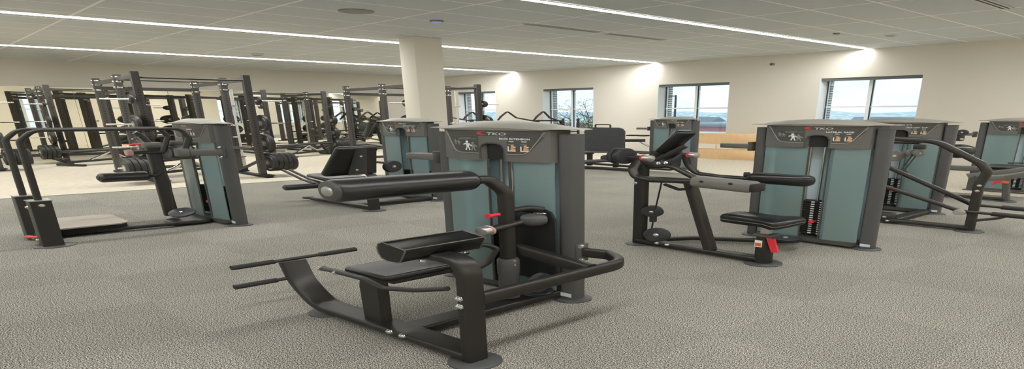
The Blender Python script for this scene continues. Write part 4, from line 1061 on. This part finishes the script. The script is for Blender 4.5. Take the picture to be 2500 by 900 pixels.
# plate-loaded lever machines
lev0 = None
def lever_machine(fr, label, cat='gym machine'):
    global lev0
    if lev0 is not None:
        c = copy_tree(lev0); c.location = fr.loc(); c['label'] = label; return
    t = thing('plate_loaded_machine', fr, label, cat, 'plate loaded lever machines'); lev0 = t
    for y in (-.35, .35):
        MB().sweep([(-.75, y, .04), (.75, y, .04)], .07, .06, cr=.01).build('floor_runner', 'frame', t, fr)
        MB().sweep([(-.60, y, .05), (-.45, y, 1.30)], .07, .07, up=(1, 0, 0), cr=.012).build('upright', 'frame', t, fr)
        MB().sweep([(-.50, y, 1.22), (.0, y * 1.4, 1.40), (.20, y * 1.5, 1.66), (.40, y * 1.5, 1.42)], .026, fillet=.05).build('lever_arm', 'frame', t, fr)
        MB().sweep([(.36, y * 1.5, 1.46), (.46, y * 1.5, 1.30)], .022).build('hand_grip', 'rubber', t, fr)
        MB().cyl((-.30, y, .95), (-.30, y * 1.8, .95), .025, seg=12).build('plate_horn', 'chrome', t, fr)
        MB().lathe((-.30, y * 1.12, .95), (0, 1 if y > 0 else -1, 0), [(0, .2), (.008, .22), (.045, .22), (.053, .2)], 28).build('loaded_disc', 'greenplate', t, fr)
    MB().sweep([(-.62, -.35, .05), (-.62, .35, .05)], .07, .06).build('cross_beam', 'frame', t, fr)
    MB().sweep([(-.46, -.35, 1.28), (-.46, .35, 1.28)], .06, .06).build('cross_beam', 'frame', t, fr)
    MB().sweep([(-.55, 0, .06), (.45, 0, .42)], .06, .08, cr=.012).build('spine', 'steel', t, fr)
    MB().sweep([(-.40, 0, .30), (-.25, 0, 1.10)], .06, .06, up=(1, 0, 0), cr=.01).build('back_post', 'frame', t, fr)
    MB().sweep([(.30, 0, .05), (.30, 0, .38)], .06, .06, up=(1, 0, 0), cr=.01).build('seat_post', 'frame', t, fr)
    pad(t, fr, (.28, 0, .45), (.36, .32, .07), rotm('Y', -8), .025, 'seat_pad')
    pad(t, fr, (-.10, 0, .86), (.66, .30, .08), rotm('Y', 72), .03, 'back_pad')
lever_machine(Frame(-11.05, 9.5, -88), 'plate loaded lever machine by the window wall, its two handles above the front tower')
lever_machine(Frame(-14.6, 7.75, -88), 'plate loaded lever machine in the back corner, nearest the back row rack')
lever_machine(Frame(-13.2, 9.4, -88), 'plate loaded lever machine in the back corner nearest the windows')
fr = Frame(-9.75, 9.3, 0)
t = thing('dip_stand', fr, 'low stand with two short upright bars showing above the front tower cap', 'dip stand')
for x in (-.2, .2):
    MB().sweep([(x, 0, .05), (x, 0, 1.38)], .026).build('upright_bar', 'frame', t, fr)
    MB().sweep([(x, -.4, .035), (x, .4, .035)], .05, .06, cr=.01).build('floor_foot', 'frame', t, fr)
    MB().sweep([(x, .02, .9), (x, -.45, .9)], .02).build('grip_bar', 'rubber', t, fr)
MB().sweep([(-.2, 0, .5), (.2, 0, .5)], .05, .05).build('cross_beam', 'frame', t, fr)

# plywood boxes
def plyo(x, y, z, L_, d, h, label, panels):
    fr = Frame(x, y, 0, z); t = thing('plyometric_box', fr, label, 'wooden box', 'plywood jump boxes under the window')
    b = MB().rbox((0, 0, h / 2), (L_, d, h), .004, 1); b.build('box_body', 'wood', t, fr)
    for (a, c, z0, z1, m) in panels:
        MB().box(a, c, -d / 2 - .004, -d / 2 - .0005, z0, z1).build('side_label', m, t, fr)
    for q in (-.45, .45): MB().disc((q * L_, -d / 2 - .003, h * .85), (q * L_, -d / 2, h * .85), .012, 10).build('screw', 'ceil_grey', t, fr)
plyo(-6.86, 10.27, 0, 1.25, .38, .34, 'pale plywood box resting on the floor at the bottom of the stack', [])
plyo(-6.83, 10.27, .342, 1.25, .38, .20, 'plywood box with white printed panels, middle of the stack', [(-.60, -.22, .02, .18, 'box_label'), (-.19, .12, .02, .18, 'box_label'), (.15, .60, .05, .18, 'green_label')])
plyo(-6.80, 10.27, .544, 1.20, .37, .34, 'plain plywood box on top of the stack under the window', [])

# ------------------------------------------------------------------ outside
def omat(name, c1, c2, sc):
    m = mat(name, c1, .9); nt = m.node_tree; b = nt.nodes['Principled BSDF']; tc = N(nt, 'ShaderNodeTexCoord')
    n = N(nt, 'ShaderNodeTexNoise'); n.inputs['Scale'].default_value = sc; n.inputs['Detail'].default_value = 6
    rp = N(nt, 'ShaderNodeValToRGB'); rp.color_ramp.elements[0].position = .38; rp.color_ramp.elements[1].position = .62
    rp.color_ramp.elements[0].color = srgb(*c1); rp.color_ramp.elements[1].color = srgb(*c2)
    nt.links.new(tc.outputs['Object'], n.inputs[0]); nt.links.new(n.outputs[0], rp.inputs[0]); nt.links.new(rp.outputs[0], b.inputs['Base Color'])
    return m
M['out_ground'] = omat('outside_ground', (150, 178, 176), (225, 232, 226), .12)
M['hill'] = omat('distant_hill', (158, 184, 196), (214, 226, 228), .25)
M['house_wall'] = mat('house_siding', (226, 226, 220), .8)
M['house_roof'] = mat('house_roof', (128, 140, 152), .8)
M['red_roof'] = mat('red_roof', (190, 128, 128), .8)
M['bark'] = mat('tree_bark', (96, 90, 84), .9)
M['twigs'] = omat('twiggy_crown', (128, 130, 128), (190, 186, 176), 2.0)
M['shrub'] = omat('yellow_green_shrub', (150, 176, 110), (206, 214, 150), 2.0)
rnd = random.Random(4)
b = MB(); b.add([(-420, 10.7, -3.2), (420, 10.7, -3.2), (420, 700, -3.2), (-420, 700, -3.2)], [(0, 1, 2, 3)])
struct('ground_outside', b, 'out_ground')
b = MB(); vs = []; fs = []; n = 120
for i in range(n + 1):
    x = -420 + 760 * i / n
    h = 4.0 + 1.6 * math.sin(i * .31) + 1.3 * math.sin(i * .83 + 1) + rnd.uniform(-.3, .3)
    vs += [(x, 180, -3.2), (x, 205, h * .6), (x, 225, h), (x, 260, -3.2)]
for i in range(n):
    for k in range(3): fs.append((i * 4 + k, i * 4 + 4 + k, i * 4 + 5 + k, i * 4 + 1 + k))
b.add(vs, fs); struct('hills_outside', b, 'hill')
h0 = None
for k in range(12):
    x = -120 + k * 15; y = 100 + (k * 37) % 55
    fr = Frame(x, y, 10, -3.2)
    if h0 is None:
        h0 = thing('distant_house', fr, 'small pale gabled house far outside the windows', 'house', 'houses in the distance')
        MB().box(-4, 4, -2.5, 2.5, 0, 2.6).build('walls', 'house_wall', h0, fr)
        MB().prism([(-3, 2.55), (3, 2.55), (0, 4.1)], -4.3, 4.3, 'x').build('roof', 'house_roof', h0, fr)
        for q in (-2, 1.4): MB().box(q, q + .8, -2.56, -2.5, 1, 1.9).build('window', 'dark_gasket', h0, fr)
    else:
        c = copy_tree(h0); c.location = fr.loc(); c['label'] = 'small pale gabled house outside, number %s from the left of the far row' % ['one', 'two', 'three', 'four', 'five', 'six', 'seven', 'eight', 'nine', 'ten', 'eleven', 'twelve'][k]
h0['label'] = 'small pale gabled house outside, leftmost of the far row'
fr = Frame(-47, 60, 5, -3.2)
t = thing('low_building', fr, 'long low reddish building outside the second window from the right', 'building')
MB().box(-14, 14, -5, 5, 0, 2.6).build('walls', 'red_roof', t, fr); MB().box(-14.5, 14.5, -5.5, 5.5, 2.6, 3.0).build('roof', 'house_roof', t, fr)
fr = Frame(-20.1, 25.5, 0, -3.2)
t = thing('street_lamp', fr, 'dark street lamp with a single arm outside the second window from the right', 'street lamp')
MB().cyl((0, 0, 0), (0, 0, 6.5), .07, .045, seg=10).build('pole', 'dark_gasket', t, fr)
MB().sweep([(0, 0, 6.4), (-.75, 0, 6.45)], .04).build('arm', 'dark_gasket', t, fr); MB().rbox((-.85, 0, 6.42), (.5, .16, .08), .02).build('lamp_head', 'dark_gasket', t, fr)
def tree(x, y, h, w, m, label, z=-3.2, seed=0):
    rr = random.Random(seed); fr = Frame(x, y, 0, z); t = thing('tree', fr, label, 'tree', 'trees outside the windows')
    tr = MB(); tr.cyl((0, 0, 0), (0, 0, h * .55), .12, .06, seg=8)
    for k in range(26):
        a = rr.uniform(0, 6.28); z0 = h * rr.uniform(.35, .7); L_ = w * rr.uniform(.4, 1.0)
        p1 = (math.cos(a) * L_, math.sin(a) * L_, z0 + h * rr.uniform(.12, .38)); tr.cyl((0, 0, z0), p1, .035, .01, seg=5)
        for q in range(5):
            c2 = tuple(p1[i] * .6 + (0, 0, z0)[i] * .4 for i in range(3)); tr.cyl(c2, (c2[0] + rr.uniform(-.5, .5), c2[1] + rr.uniform(-.5, .5), c2[2] + rr.uniform(.2, .8)), .014, .006, seg=4)
    tr.build('branches', 'bark', t, fr)
    cr = MB()
    for k in range(500):
        a = rr.uniform(0, 6.28); q = rr.uniform(0, 1) ** .5 * w; zz = h * rr.uniform(.35, 1.0); q *= (1 - abs(zz / h - .65) * 1.3)
        c = Vector((math.cos(a) * q, math.sin(a) * q, zz)); s_ = rr.uniform(.03, .08)
        d1 = Vector((rr.uniform(-1, 1), rr.uniform(-1, 1), rr.uniform(-1, 1))).normalized() * s_; d2 = d1.orthogonal().normalized() * s_ * .7
        cr.add([c - d1, c + d2, c + d1, c - d2], [(0, 1, 2, 3)])
    cr.build('foliage', m, t, fr, recalc=False)
tree(-31.512, 31.56, 6.8, 2.6, 'twigs', 'bare grey tree outside the middle window, right pane', seed=1)
tree(-36.006, 31.777, 6.2, 2.4, 'twigs', 'bare grey tree outside the middle window, left pane', seed=2)
tree(-23.257, 22.15, 4.4, 1.6, 'shrub', 'yellow green leafy shrub low outside the middle window', seed=3)
tree(-16.782, 17.331, 3.9, 1.2, 'twigs', 'bare low tree outside the second window from the right', seed=4)
tree(-44.69, 28.193, 5.4, 2.4, 'twigs', 'bare tree outside the window beside the partly hidden rack', seed=6)
